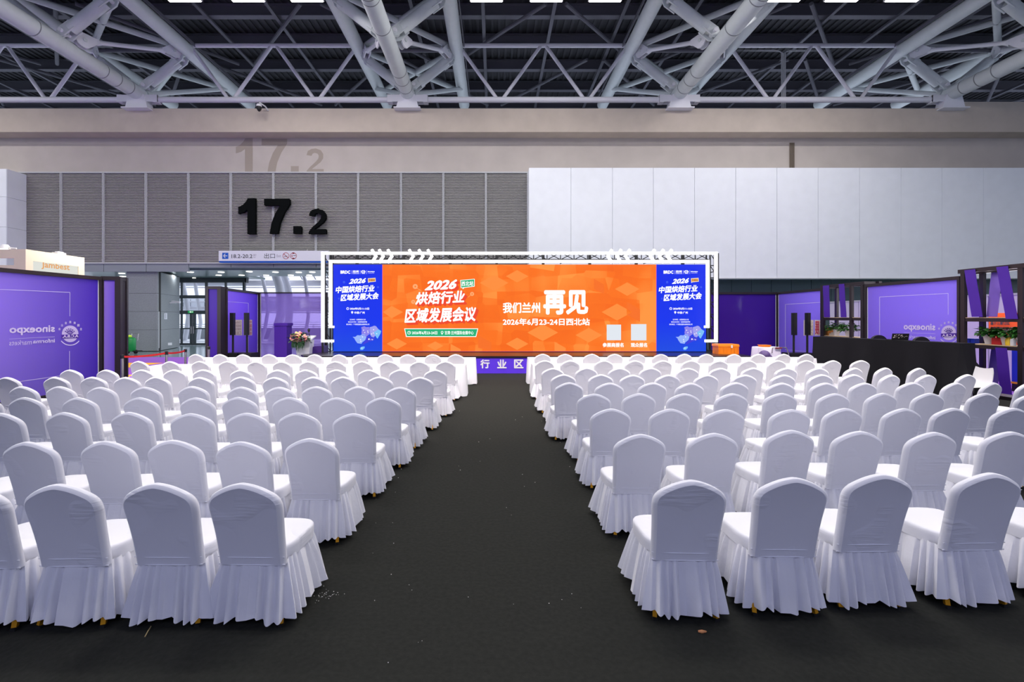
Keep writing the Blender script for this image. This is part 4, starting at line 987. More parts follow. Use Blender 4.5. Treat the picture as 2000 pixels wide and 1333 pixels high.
bb = thing('blue_board', 'blue poster board low behind the near rack', 'board', (13.6, 11.6, 0))
bp2 = Plane((13.6, 8), (13.6, 20)); A0 = bp2.pt(1976, 735); A1 = bp2.pt(2004, 682)
MB().box(13.6, 13.64, A1.y, A0.y, 0.25, A1.z).build('board_face', M['bluebox'], bb)
MB().box(13.58, 13.66, A1.y, A0.y, 0.2, 0.25).build('gold_edge', M['amber'], bb)
MB().box(13.6, 13.7, A1.y, A0.y, 0.0, 0.2).build('foot', M['black'], bb)
o = MB().box(12.6, 16, 8, 20, -0.02, 0.0).build('floor_side_carpet', M['purplecarpet']); o['kind'] = 'structure'

# ------------------------------------------------------------------ loudspeakers
def speaker(px, d, label):
    c = P(px, 0, d); x = c.x
    t = thing('column_speaker', label, 'speaker', (x, d, 0), 'column loudspeakers')
    bz = H-(690-HY)/F*d; s0 = H+(HY-655)/F*d; s1 = H+(HY-611.5)/F*d
    b = MB().box(x-0.225, x+0.225, d-0.1, d+0.4, 0.03, bz); b.box(x-0.2, x+0.2, d-0.115, d-0.1, 0.1, bz-.06)
    sb = b.build('subwoofer', M['black'], t)
    for sx in (-.17, .17):
        for sy in (-.05, .35): MB().lathe([(.025, 0), (.025, .03)], (x+sx, d+sy, 0), 8).build('foot', M['rubber'], sb)
    MB().tube([(x, d+0.05, bz), (x, d+0.05, s0+0.1)], 0.035, 12).build('pole', M['black'], t)
    a = MB().prism([(x-0.062, d-0.05, s0), (x+0.062, d-0.05, s0), (x+0.062, d+0.1, s0), (x-0.062, d+0.1, s0)], (0, 0, s1-s0)); a.box(x-.05, x+.05, d-.06, d-.05, s0+.03, s1-.03)
    a.build('speaker_column', M['black'], t)
speaker(453.5, 16.6, 'tall black column loudspeaker by the violet entrance column, left one')
speaker(481, 16.6, 'tall black column loudspeaker nearer the corner of the left walls')
speaker(1552, 16.6, 'tall black column loudspeaker before the lilac wall, farther from the console table')
speaker(1578.5, 16.6, 'tall black column loudspeaker standing just beside the black console table')

# ------------------------------------------------------------------ lectern, plinth, flowers, crate, cases
LDp = 17.0
c = P(590, 700, LDp); zs = 0.0
pt_ = thing('violet_plinth', 'tall plain violet plinth with slab top before the film wall', 'plinth', (P(548,0,17.8).x, 17.8, 0))
x0, x1 = P(535.5,0,17.8).x, P(560,0,17.8).x
MB().box(x0, x1, 17.8, 18.25, 0, P(0,637,17.8).z).build('body', M['strip'], pt_)
MB().box(x0-.01, x1+.04, 17.78, 18.27, P(0,637,17.8).z, P(0,631.5,17.8).z).build('top_slab', M['strip'], pt_)
lc = thing('lectern', 'white lectern carrying the large flower arrangement', 'lectern', (c.x, LDp, 0))
z1 = P(0, 665, LDp).z
xa, xb = P(577,0,LDp).x, P(604,0,LDp).x
MB().prism([(xa+.08, LDp, 0), (xb-.05, LDp, 0), (xb+.03, LDp, z1), (xa, LDp, z1)], (0, .4, 0)).build('body', M['white'], lc)
MB().prism([(xa-.05, LDp-.05, z1), (xb+.08, LDp-.05, z1), (xb+.08, LDp+.45, z1+.12), (xa-.05, LDp+.45, z1+.12)], (0, 0, .04)).build('top', M['white'], lc)
mic = MB().tube([(xb-.1, LDp+.3, z1+.15), (xb-.12, LDp+.25, P(0,650,LDp).z)], 0.012, 6)
mo = thing('microphone', 'black gooseneck microphone rising behind the flowers', 'microphone', (xb-.1, LDp+.3, z1+.15))
mic.build('gooseneck', M['black'], mo); MB().ball((xb-.12, LDp+.25, P(0,646,LDp).z), .05, 1.5).build('head', M['black'], mo, smooth=True)
fl = thing('flower_arrangement', 'cascading bouquet of peach and pink roses with green leaves on the lectern', 'flowers', P(586, 664, LDp-.1))
fc = P(585, 662, LDp-.18)
roses = {k: MB() for k in ('peach', 'pink', 'yellowp')}
rr = random.Random(3)
for i in range(70):
    an = rr.uniform(0, 2*PI); r = .32*math.sqrt(rr.random()); x = math.cos(an)*r; z = math.sin(an)*r*.62
    y = -.22*math.sqrt(max(0, 1-(r/.33)**2))
    k = 'peach' if rr.random() < .62 else ('pink' if rr.random() < .8 else 'yellowp')
    roses[k].ball((fc.x+x, fc.y+y, fc.z+z+.05), .042, .8, n=5)
for k, m_ in roses.items(): m_.build('rose_cluster', M[k], fl, smooth=True, kind='stuff')
gl = MB(); leafy(gl, fc, .36, 140, rr, .7, 0, .14)
for i in range(60):
    x = rr.uniform(-.22, .22); p = Vector((fc.x+x, fc.y-.14+rr.uniform(-.05, .05), fc.z-.1)); ln = rr.uniform(.25, .42)*(1-abs(x)*1.2)
    q = p+Vector((rr.uniform(-.06, .06), -.03, -ln)); gl.add([p+Vector((-.02,0,0)), p+Vector((.02,0,0)), q], [(0,1,2)])
gl.build('greenery', M['leaf2'], fl, kind='stuff')
vb = MB().prism([P(605, 678, 17.3), P(632, 676.5, 17.3), P(632, 700, 17.3), P(602, 700, 17.3)], (0, .5, 0))
tag(vb.build('violet_case', mat('dark violet board', (64, 30, 120), .5)), 'low dark violet panel beside the lectern at the stage edge', 'panel')
# orange crate on the stage
OD = 16.4
cr = thing('orange_crate', 'orange plastic lidded crate standing on the stage', 'crate', (P(1424,0,OD).x, OD, SZ))
x0, x1 = P(1403,0,OD).x, P(1445,0,OD).x; zt_ = P(0,673,OD).z
MB().box(x0+.02, x1-.02, OD+.02, OD+.48, SZ, zt_-.08).build('body', M['orangebox'], cr)
MB().prism([(x0, OD, zt_-.08), (x1, OD, zt_-.08), (x1-.02, OD+.02, zt_), (x0+.02, OD+.02, zt_)], (0, .5, 0)).build('lid', M['orangebox'], cr)
rbs = MB()
for i in range(6): rbs.box(x0+.06+i*.13, x0+.08+i*.13, OD, OD+.03, SZ+.03, zt_-.1)
rbs.build('rib', M['orangebox'], cr)
MB().box((x0+x1)/2+.07, (x0+x1)/2+.12, OD-.02, OD, zt_-.13, zt_-.03).build('latch', M['white'], cr)
# covered trolley/bin right of stage
TX = 14.9
tr = thing('covered_trolley', 'metal trolley covered with white plastic sheet and small orange tray', 'trolley', (P(1508,0,TX).x, TX, 0))
x0, x1 = P(1486,0,TX).x, P(1527,0,TX).x; zt_ = P(0,679,TX).z
vs = []; n = 30; rr = random.Random(5)
for k, (z, e) in enumerate(((zt_, 0.0), (zt_-.02, .02), (.3, .05))):
    for i in range(n):
        a_ = 2*PI*i/n; ww = (x1-x0)/2+e; dd = .28+e; fx_ = abs(math.cos(a_))**.4*math.copysign(1, math.cos(a_)); fy_ = abs(math.sin(a_))**.4*math.copysign(1, math.sin(a_))
        wv = .025*math.sin(i*2.3) if k == 2 else 0
        vs.append(((x0+x1)/2+fx_*(ww+wv), TX+.3+fy_*(dd+wv), z))
fs = [(k*n+i, k*n+(i+1)%n, (k+1)*n+(i+1)%n, (k+1)*n+i) for k in range(2) for i in range(n)]+[tuple(range(n))]
MB().add(vs, fs).build('sheet', M['hallwall'], tr, smooth=True)
for x_ in (x0+.06, x1-.06):
    for y_ in (.1, .5): MB().tube([(x_, TX+y_, .0), (x_, TX+y_, zt_-.04)], .02, 8).build('leg', M['chrome'], tr)
MB().tube([P(1508,690,TX-.05), P(1509,680,TX-.05), P(1518,678,TX-.05), P(1536,680,TX-.05), P(1540,690,TX-.05), P(1541,699,TX-.05)], .02, 8).build('push_handle', M['chrome'], tr)
MB().box(P(1516,0,TX-.08).x, P(1528,0,TX-.08).x, TX-.08, TX-.02, P(0,681.5,TX).z, P(0,679,TX).z).build('red_grip', mat('dark red grip', (120, 30, 40), .5), tr)
x0 = P(1488,0,TX+.2).x
o = MB().box(x0, P(1503,0,TX+.2).x, TX+.15, TX+.4, zt_, zt_+.06); o.box(x0-.02, P(1503,0,TX+.2).x+.02, TX+.13, TX+.42, zt_+.05, zt_+.065); tag(o.build('orange_tray', M['orangebox']), 'small orange tray on the covered trolley', 'tray')
o = MB().ball(P(1493, 694, TX-.2), .17, .9, n=10); o.ball(P(1500, 697, TX-.2), .12, .7, n=8); tag(o.build('violet_bag', mat('violet grey bag', (88, 70, 120), .5), smooth=True), 'dark violet bag in front of the covered trolley', 'bag')

# ------------------------------------------------------------------ console table (black draped)
A = Vector((P(1588,0,13.8).x, 13.8)); B = Vector((P(1876,0,10.15).x, 10.15)); d2 = (B-A).normalized(); n2 = Vector((d2.y, -d2.x))
if n2.dot(-A) < 0: n2 = -n2
ct = thing('console_table', 'long technician table draped to the floor in black cloth', 'table', ((A.x+B.x)/2, (A.y+B.y)/2, 0))
ZC = 1.35; wdt = .42; per = []
Lg = (B-A).length; rr = random.Random(11)
N = 150
tot = 2*(Lg+wdt)
for i in range(N):
    s = tot*i/N
    if s < Lg: p = A+d2*s; nn = n2
    elif s < Lg+wdt: p = B-n2*(s-Lg); nn = d2
    elif s < 2*Lg+wdt: p = B-n2*wdt-d2*(s-Lg-wdt); nn = -n2
    else: p = A-n2*wdt+n2*(s-2*Lg-wdt); nn = -d2
    per.append((p, nn, s))
vs = []; fs = []; rows = 12
for r in range(rows+1):
    v = r/rows; z = ZC*(1-v)+.005
    for p, nn, s in per:
        fold = (math.sin(s*5.3)+.6*math.sin(s*9.1+1)+.5*math.sin(s*2.1))*.075*v**1.1+.012*math.sin(s*17)*v+.10*v*v
        if s > Lg*.86 and s < Lg+.5: fold += .12*v**1.5*math.exp(-((s-Lg)/.5)**2)
        q = p+nn*fold; dz = .03*math.sin(s*3.1)*(1-v) if v > 0 else 0
        vs.append((q.x, q.y, max(.005, z+dz*.5)))
for r in range(rows):
    for i in range(N): fs.append((r*N+i, r*N+(i+1)%N, (r+1)*N+(i+1)%N, (r+1)*N+i))
fs.append(tuple(range(N)))
MB().add(vs, fs).build('cloth', M['blackcloth'], ct, smooth=True)
for s_, t_ in ((.1, .1), (.9, .1), (.1, .8), (.9, .8)):
    p = A+d2*Lg*s_-n2*t_*.9; MB().tube([(p.x, p.y, 0), (p.x, p.y, 1.3)], .025, 8).build('leg', M['black'], ct)
# rumpled black cover spilling at the near end
q = P(1893, 720, 10.4)
vs = []; fs = []; n = 28; rr = random.Random(4)
prof = [(0.02, 1.02), (.14, .98), (.25, .82), (.33, .55), (.40, .28), (.46, .005)]
for r_, z_ in prof:
    for i in range(n):
        a_ = 2*PI*i/n; w_ = 1+.1*math.sin(3*a_)+.06*math.sin(7*a_+z_*4); vs.append((11.25+math.cos(a_)*r_*w_*.8, 10.9+math.sin(a_)*r_*w_, z_))
for k in range(len(prof)-1):
    for i in range(n): fs.append((k*n+i, k*n+(i+1)%n, (k+1)*n+(i+1)%n, (k+1)*n+i))
fs.append(tuple(range(n)))
tag(MB().add(vs, fs).build('covered_case', M['blackcloth'], smooth=True), 'hunched equipment under black cloth at the near end of the console table', 'cover')
def ontable(px, off=.4):
    pl_ = Plane((A.x, A.y), (B.x, B.y), -off); q = pl_.pt(px, 660); return Vector((q.x, q.y, ZC+.006))
p = ontable(1752, .2)
lt = thing('laptop', 'open laptop with patterned lid on the console table', 'laptop', p)
tx = Vector((1, -.25, 0)).normalized(); ty = Vector((.25, 1, 0)).normalized()
MB().prism([p-tx*.18-ty*.12, p+tx*.18-ty*.12, p+tx*.18+ty*.12, p-tx*.18+ty*.12], (0, 0, .02)).build('base', M['black'], lt)
lid = MB().prism([p-tx*.18-ty*.12+Vector((0,0,.02)), p+tx*.18-ty*.12+Vector((0,0,.02)), p+tx*.18-ty*.16+Vector((0,0,.17)), p-tx*.18-ty*.16+Vector((0,0,.17))], ty*.01).build('lid', M['black'], lt)
a = MB(); rr = random.Random(8)
for i in range(26):
    u = rr.uniform(-.16, .15); v = rr.uniform(.02, .13); q = p+tx*u-ty*(.125+.04*v/.15+.001)+Vector((0, 0, .02+v)); s_ = rr.uniform(.008, .02)
    a.poly([q, q+tx*s_, q+tx*s_+Vector((0,0,s_)), q+Vector((0,0,s_*rr.uniform(.4, 1)))])
a.build('lid_pattern', M['cream'], lid)
for px, lab in ((1718, 'black rounded chair back rising behind the console table, farther one'), (1801, 'black rounded chair back rising behind the console table, nearer one')):
    pl_ = Plane((A.x, A.y), (B.x, B.y), -.85); q = pl_.pt(px, 662)
    t = thing('office_chair', lab, 'chair', (q.x, q.y, 0), 'black office chairs behind the console')
    MB().prism([(q.x+.24*math.cos(an), q.y, 1.2+.24*math.sin(an)) for an in [PI*i/14 for i in range(15)]]+[(q.x-.2, q.y, .75), (q.x+.2, q.y, .75)], (0, .07, 0)).build('backrest', M['black'], t)
    MB().lathe([(.2, .48), (.25, .5), (.25, .55), (.2, .58)], (q.x, q.y+.3, 0), 18).build('seat', M['black'], t)
    MB().tube([(q.x, q.y+.3, .08), (q.x, q.y+.3, .48)], .03, 10).build('gas_column', M['chrome'], t)
    MB().bar((q.x, q.y+.08, .5), (q.x, q.y+.06, .9), .05, .02).build('back_bracket', M['black'], t)
    for i in range(5):
        an = 2*PI*i/5; e = (q.x+.28*math.cos(an), q.y+.3+.28*math.sin(an), .07); MB().tube([(q.x, q.y+.3, .1), e], .02, 6).build('foot_arm', M['black'], t)
        MB().lathe([(.02, -.07), (.035, -.035), (.02, 0)], e, 8).build('caster', M['rubber'], t)
# white shell chair near the rack
q = FL(1910, 790)
wc = thing('shell_chair', 'white plastic shell chair beside the black covered case', 'chair', (10.42, 9.8, 0))
bx, by = 10.42, 9.8
def shell(pts, wd, nm):
    vs = []; fs = []
    for i, (y, z, w_) in enumerate(pts):
        for u in (-1, -.5, 0, .5, 1): vs.append((bx+y, by+u*w_*wd, z+.03*u*u))
    for i in range(len(pts)-1):
        for k in range(4): fs.append((i*5+k, i*5+k+1, (i+1)*5+k+1, (i+1)*5+k))
    k = len(vs); vs += [(v[0]+.012, v[1], v[2]-.008) for v in vs]; fs += [tuple(j+k for j in reversed(f)) for f in fs]
    MB().add(vs, fs).build(nm, M['white'], wc, smooth=True)
shell([(-.35, .42, .9), (-.15, .43, 1), (-.02, .44, 1), (.05, .5, 1), (.08, .6, .98), (.11, .74, .92), (.12, .84, .82)], .21, 'shell_seat')
for sx, sy in ((-.3, -.18), (-.3, .18), (.05, -.18), (.05, .18)): MB().tube([(bx+sx, by+sy*.8, .42), (bx+sx*1.05, by+sy, 0)], .012, 6).build('leg', M['chrome'], wc)
# plastic bag and green bag
def lump(c, r, sq, seed, n=14, m=9):
    rr = random.Random(seed); vs = []; fs = []; ph = [rr.uniform(0, 6) for _ in range(5)]
    for i in range(m+1):
        v = i/m; el = -PI/2+PI*v
        for k in range(n):
            a_ = 2*PI*k/n; w_ = 1+.12*math.sin(3*a_+ph[0]+4*v)+.1*math.sin(5*a_+ph[1]-6*v)+.05*math.sin(9*a_+ph[2])
            vs.append((c[0]+math.cos(a_)*math.cos(el)*r*w_*(1-.35*v), c[1]+math.sin(a_)*math.cos(el)*r*w_*(1-.35*v), max(c[2]+(math.sin(el)+.9)*r*sq, .003)))
    for i in range(m):
        for k in range(n): fs.append((i*n+k, i*n+(k+1)%n, (i+1)*n+(k+1)%n, (i+1)*n+k))
    return MB().add(vs, fs)
tag(lump((11.0, 9.35, 0), .24, 1.25, 3).build('plastic_bag', M['greypl'], smooth=True), 'crumpled translucent grey plastic bag on the floor by the rack', 'bag')
tag(lump((11.62, 9.6, 0), .24, .95, 5).build('green_bag', M['binGreen'], smooth=True), 'green refuse bag behind the plastic bag', 'bag')

# ------------------------------------------------------------------ entrance side: barrier, carpet, poster, bin, beige booth
pc = thing('violet_carpet', 'violet carpet with amber stripes outside the barrier', 'carpet', (-14, 17, 0))
MB().box(-26, -10.95, 9.0, 22.1, -0.015, 0.0).build('pile', M['purplecarpet'], pc)
a = MB()
for pts in ([(180,709),(320,709.3),(300,712),(239,720),(180,724)], [(180,738),(262,732),(240,742),(180,748)]):
    a.poly([FL(x, y)+Vector((0, 0, .003)) for x, y in pts])
a.build('amber_stripe', M['amber'], pc)
bpx = [(238.5, 694, 'nearest'), (325, 687, 'second'), (362, 682.5, 'third'), (408, 677.5, 'farthest')]
pp = []
for px, py, w_ in bpx:
    d = (H-.95)*F/(py-HY); x = (px-VX)/F*d; pp.append((x, d))
    t = thing('barrier_post', 'chrome belt barrier post at the entrance, '+w_+' of the four', 'post', (x, d, 0), 'belt barrier posts')
    MB().lathe([(.17, 0), (.17, .02), (.06, .04)], (x, d, 0), 20).build('base', M['chrome'], t, smooth=True)
    MB().lathe([(.035, .03), (.035, .9)], (x, d, 0), 14).build('tube', M['chrome'], t, smooth=True)
    MB().lathe([(.045, .86), (.045, .95), (.03, .96)], (x, d, 0), 14).build('head', M['black'], t, smooth=True)
for i in range(2):
    (xa, da), (xb, db) = pp[i], pp[i+1]; v = MB(); n = 6
    vs = []
    for k in range(n+1):
        f_ = k/n; s = -.03*4*f_*(1-f_); x = xa+(xb-xa)*f_; y = da+(db-da)*f_
        vs += [(x, y, .93+s), (x, y, .88+s), (x+.004, y, .88+s), (x+.004, y, .93+s)]
    fs = [(4*k+j, 4*k+(j+1)%4, 4*k+4+(j+1)%4, 4*k+4+j) for k in range(n) for j in range(4)]
    tag(v.add(vs, fs).build('barrier_belt', M['tape']), 'red barrier belt, '+('nearer' if i == 0 else 'farther')+' span at the entrance', 'belt', 'red barrier belts')
ps = thing('poster_stand', 'white upright poster stand with orange markings beside the stone column', 'poster', (P(240,0,24.4).x, 24.4, 0))
pst = Plane((-40, 24.4), (40, 24.4))
MB().box(P(226,0,24.4).x, P(247.2,0,24.4).x, 24.41, 24.47, 0.05, P(0,598,24.4).z).build('board', M['panelw'], ps)
MB().box(P(226,0,24.4).x, P(247.2,0,24.4).x, 24.3, 24.6, 0, 0.05).build('foot', M['signwhite'], ps)
a = MB(); p1 = pst.shifted(.004)
print_poly(a, [(228, 605), (243, 605), (241, 607.5), (228, 607.5)], p1); print_poly(a, [(236, 618.5), (247, 618.5), (246, 621.5), (234, 621.5)], p1); print_poly(a, [(228, 679), (244, 679), (244, 681.5), (228, 681.5)], p1)
print_text(a, '烘焙展览会', (230, 610, 246.5, 613), p1, bold=.02); ring(a, 236, 646, 5.5, 1.4, p1); print_poly(a, [(233, 644), (239, 644), (238, 650), (233.5, 650)], p1)
a.build('print', mat('orange red print', (226, 84, 40), .6), ps)
# green wheeled bin
gb = thing('wheeled_bin', 'green wheeled cleaning cart with teal label before the stone column', 'cart', FL(254, 689))
gx, gy = FL(254, 689).x, FL(254, 689).y-1.0
gx = P(254, 0, gy).x
MB().lathe([(.22, .14), (.25, .2), (.26, .78), (.22, .84), (.12, .88)], (gx, gy, 0), 20).build('body', M['binGreen'], gb, smooth=True)
MB().bar((gx-.12, gy-.262, .55), (gx+.05, gy-.262, .55), .01, .4).build('label_panel', M['teal'], gb)
MB().tube([(gx-.1, gy+.2, .7), (gx-.1, gy+.26, 1.06), (gx+.24, gy+.26, 1.06), (gx+.24, gy+.2, .7)], .018, 8).build('handle', M['chrome'], gb)
for sx in (-.2, .22): MB().tube([(gx+sx-.03, gy+.1, .11), (gx+sx+.03, gy+.1, .11)], .11, 16).build('wheel', M['rubber'], gb)
MB().box(gx+.2, gx+.5, gy-.1, gy+.2, .12, .18).build('foot_rest', M['rubber'], gb)
tag(lump((gx-.03, gy, .86), .13, .6, 9).build('lime_cloth', M['lime'], smooth=True), 'lime cleaning cloth on the green cart', 'cloth')
# beige booth head with light box
bx0 = -14.1
bs = thing('beige_booth', 'beige exhibitor booth fascia rising above the violet wall', 'booth', (bx0, 14.5, 0))
yN = -bx0*F/(VX-50); yF = -bx0*F/(VX-165)
zt_ = H+(HY-487)/F*yN
MB().box(bx0-.35, bx0-.05, yN, yF, 0, 2.9).build('lower_wall', M['beige'], bs)
MB().box(bx0-.35, bx0, yN, yF, zt_-.33, zt_).build('top_board', M['beige'], bs)
MB().box(bx0-.35, bx0, yN, yN+.22, 2.9, zt_-.33).build('side_board', M['beige'], bs)
MB().box(bx0-.35, bx0, yF-.22, yF, 2.9, zt_-.33).build('side_board', M['beige'], bs)
MB().box(bx0-2.6, bx0-.35, yN, yN+.1, zt_-.26, zt_).build('return_board', M['beige'], bs)
MB().box(bx0-2.6, bx0-.35, yN, yN+.08, zt_-.62, zt_-.48).build('return_rail', M['beige'], bs)
lb = MB().box(bx0-.2, bx0-.03, yN+.22, yF-.22, 2.9, zt_-.33).build('light_box', mat('light box face', (238, 240, 232), emit=.85), bs)
lpn = Plane((bx0-.03, yN), (bx0-.03, yF), .006)
a = MB(); print_text(a, 'Jambest', (81, 510, 136, 526), lpn, bold=.02); a.build('lettering', mat('orange lit letters', (240, 170, 100), emit=.9), lb)
sl = thing('arm_spotlight', 'white arm spotlight clamped on top of the beige booth', 'lamp', P(20, 488, 14.2))
q = P(10, 487, 14.0)
MB().tube([q+Vector((.35, 0, .02)), q+Vector((.05, 0, .05))], .02, 6).build('arm', M['white'], sl)
MB().lathe([(.07, .14), (.11, .08), (.13, 0)], q, 16).build('head', M['white'], sl, smooth=True)
MB().lathe([(.12, .0), (.12, -.01)], q, 16).build('lamp_face', M['lampglow'], sl)
o = MB().box(bx0-.2, bx0-.02, P(0,0,0).y+16.4-1.7, 16.4-1.4, zt_, zt_+.06); o.box(bx0-.15, bx0-.05, 14.75, 14.95, zt_+.06, zt_+.09); tag(o.build('junction_box', M['white']), 'small white box lying on top of the beige booth', 'box')
area('booth_fill_light', (bx0+1.3, 15.2, 5.0), .3, 1.6, 60, (1, .95, .86), (0, math.radians(62), 0))  # extra fill without a fixture, added to brighten the beige fascia
area('booth_spot_light', q+Vector((0, 0, -.05)), .2, .2, 25, (1, .97, .9))

# ------------------------------------------------------------------ banquet tables
def draped_table(xa, xb, ya, yb, label, group, seed):
    t = thing('draped_table', label, 'table', ((xa+xb)/2, (ya+yb)/2, 0), group)
    rr = random.Random(seed); zt_ = .75
    MB().box(xa, xb, ya, yb, zt_-.012, zt_).build('table_cover', M['skirt'], t)
    per = []; st = .022; s = 0.0
    segs = [((xa, ya), (xb, ya), (0, -1)), ((xb, ya), (xb, yb), (1, 0)), ((xb, yb), (xa, yb), (0, 1)), ((xa, yb), (xa, ya), (-1, 0))]
    for p, q, nn in segs:
        Lq = math.hypot(q[0]-p[0], q[1]-p[1]); k = int(Lq/st)
        for i in range(k): per.append((p[0]+(q[0]-p[0])*i/k, p[1]+(q[1]-p[1])*i/k, nn, s+Lq*i/k, min(i, k-i)*st))
        s += Lq
    N = len(per); vs = []; fs = []
    for r, z in enumerate((zt_-.004, .62, .4, .2, .02)):
        v = r/4
        for x, y, nn, ss, ed in per:
            f_ = (.5+.5*math.sin(ss*52+1.5*math.sin(ss*7)))*.028*(v**.6 if v else 0)+.006+.02*v
            vs.append((x+nn[0]*f_, y+nn[1]*f_, z+(.01*math.sin(ss*26) if r == 4 else 0)))
    for r in range(4):
        for i in range(N): fs.append((r*N+i, r*N+(i+1) % N, (r+1)*N+(i+1) % N, (r+1)*N+i))
    MB().add(vs, fs).build('pleated_skirt', M['skirt'], t, smooth=True)
    for x in (xa+.15, xb-.15):
        for y in (ya+.08, yb-.08): MB().tube([(x, y, 0), (x, y, zt_-.01)], .018, 6).build('leg', M['chrome'], t)
TB = [('left', 'second', 11.05, -0.70, -8.45, 4), ('left', 'front', 13.0, -.54, -8.8, 4), ('right', 'second', 11.22, .93, 8.5, 4), ('right', 'front', 13.08, .96, 9.3, 4)]
for side, rw, y0, xi, xo, n in TB:
    for i in range(n):
        a_ = xi+(xo-xi)*i/n; b_ = xi+(xo-xi)*(i+1)/n; lo, hi = min(a_, b_), max(a_, b_)
        draped_table(lo+.02, hi-.02, y0+.05, y0+.5, 'white pleated banquet table, %s from the aisle, %s table row, %s block' % (NUM[i+1], 'stage-side' if rw == 'front' else 'second', side), 'white draped tables', hash((i, y0)) & 255)

# ------------------------------------------------------------------ covered banquet chairs
def back_mesh():
    half = [(.2125,.375),(.2125,.42),(.213,.47),(.2145,.53),(.217,.59),(.2205,.65),(.2245,.70),(.2278,.74),(.2288,.77),(.2272,.793),(.221,.815),(.210,.834),(.195,.851),(.175,.866),(.15,.881),(.12,.897),(.09,.910),(.06,.920),(.035,.9262),(.015,.9300),(0,.931)]
    out = half+[(-x, z) for x, z in reversed(half[:-1])]
    n = len(out)
    cx, cz = 0, .64
    cen = lambda z: -0.175-.03-(max(0, z-.38))*.205-(max(0, z-.5)**2)*.12     # rake of the back
    prof = [(.024, -.030), (.012, -.0215), (.004, -.012), (0, -.001), (0, .010), (.003, .019), (.018, .029), (.05, .034)]
    nor = []
    for i in range(n):
        a = out[i-1] if i else out[0]; b = out[(i+1) % n] if i < n-1 else out[-1]
        t = Vector((b[0]-a[0], b[1]-a[1])).normalized(); nn = Vector((-t.y, t.x))
        if nn.dot(Vector((out[i][0]-cx, out[i][1]-cz))) > 0: nn = -nn
        nor.append(nn)
    rings = []
    def put(x, z, y): return (x, cen(z)+y, z)
    def ringof(ins, y): return [put(out[i][0]+nor[i].x*ins, max(.375, out[i][1]+nor[i].y*ins), y) for i in range(n)]
    def shrunk(k, y, ins): 
        r = []
        for i in range(n):
            x = (out[i][0]+nor[i].x*ins)*k; z = cz+(out[i][1]+nor[i].y*ins-cz)*k
            r.append(put(x, max(.375, z), y))
        return r
    rings.append(shrunk(.05, -.020, .03)); rings.append(shrunk(.35, -.021, .03)); rings.append(shrunk(.65, -.0235, .03)); rings.append(shrunk(.88, -.0265, .03))
    for ins, y in prof: rings.append(ringof(ins, y))
    rings.append(shrunk(.8, .046, .05)); rings.append(shrunk(.5, .056, .05)); rings.append(shrunk(.05, .06, .05))
    vs = [v for r in rings for v in r]; fs = []
    for k in range(len(rings)-1):
        for i in range(n): fs.append((k*n+i, k*n+(i+1) % n, (k+1)*n+(i+1) % n, (k+1)*n+i))
    fs.append(tuple(range(n))); fs.append(tuple(reversed(range((len(rings)-1)*n, len(rings)*n))))
    return MB().add(vs, fs)
def seat_outline(n=72, grow=0.0):
    pts = []
    for i in range(n):
        a = 2*PI*i/n; c, s = math.cos(a), math.sin(a); e = .5
        x = math.copysign(abs(c)**e, c)*(.222+grow); y = math.copysign(abs(s)**e, s)*(.215+grow)
        x *= 1+.05*(y/.215)                          # a little wider in front
        pts.append((x, y+.028, a))
    return pts
def seat_mesh():
    m = MB(); n = 72; vs = []; fs = []
    prof = [(.005, .375), (.006, .40), (.007, .435), (.006, .453), (.001, .463), (-.008, .468), (-.03, .472), (-.10, .475), (-.2, .476)]
    for g, z in prof:
        for x, y, a in seat_outline(n, g): vs.append((x, y, z))
    for k in range(len(prof)-1):
        for i in range(n): fs.append((k*n+i, k*n+(i+1) % n, (k+1)*n+(i+1) % n, (k+1)*n+i))
    fs.append(tuple(range((len(prof)-1)*n, len(prof)*n)))
    m.add(vs, fs)
    return m
def band_mesh():
    m = MB(); pts = [(-.214, -.232, .427), (-.1, -.242, .427), (.1, -.242, .427), (.214, -.232, .427)]
    m.tube(pts, .003, 5); m.tube([(-.213, -.226, .378), (-.1, -.236, .378), (.1, -.236, .378), (.213, -.226, .378)], .004, 5)
    return m
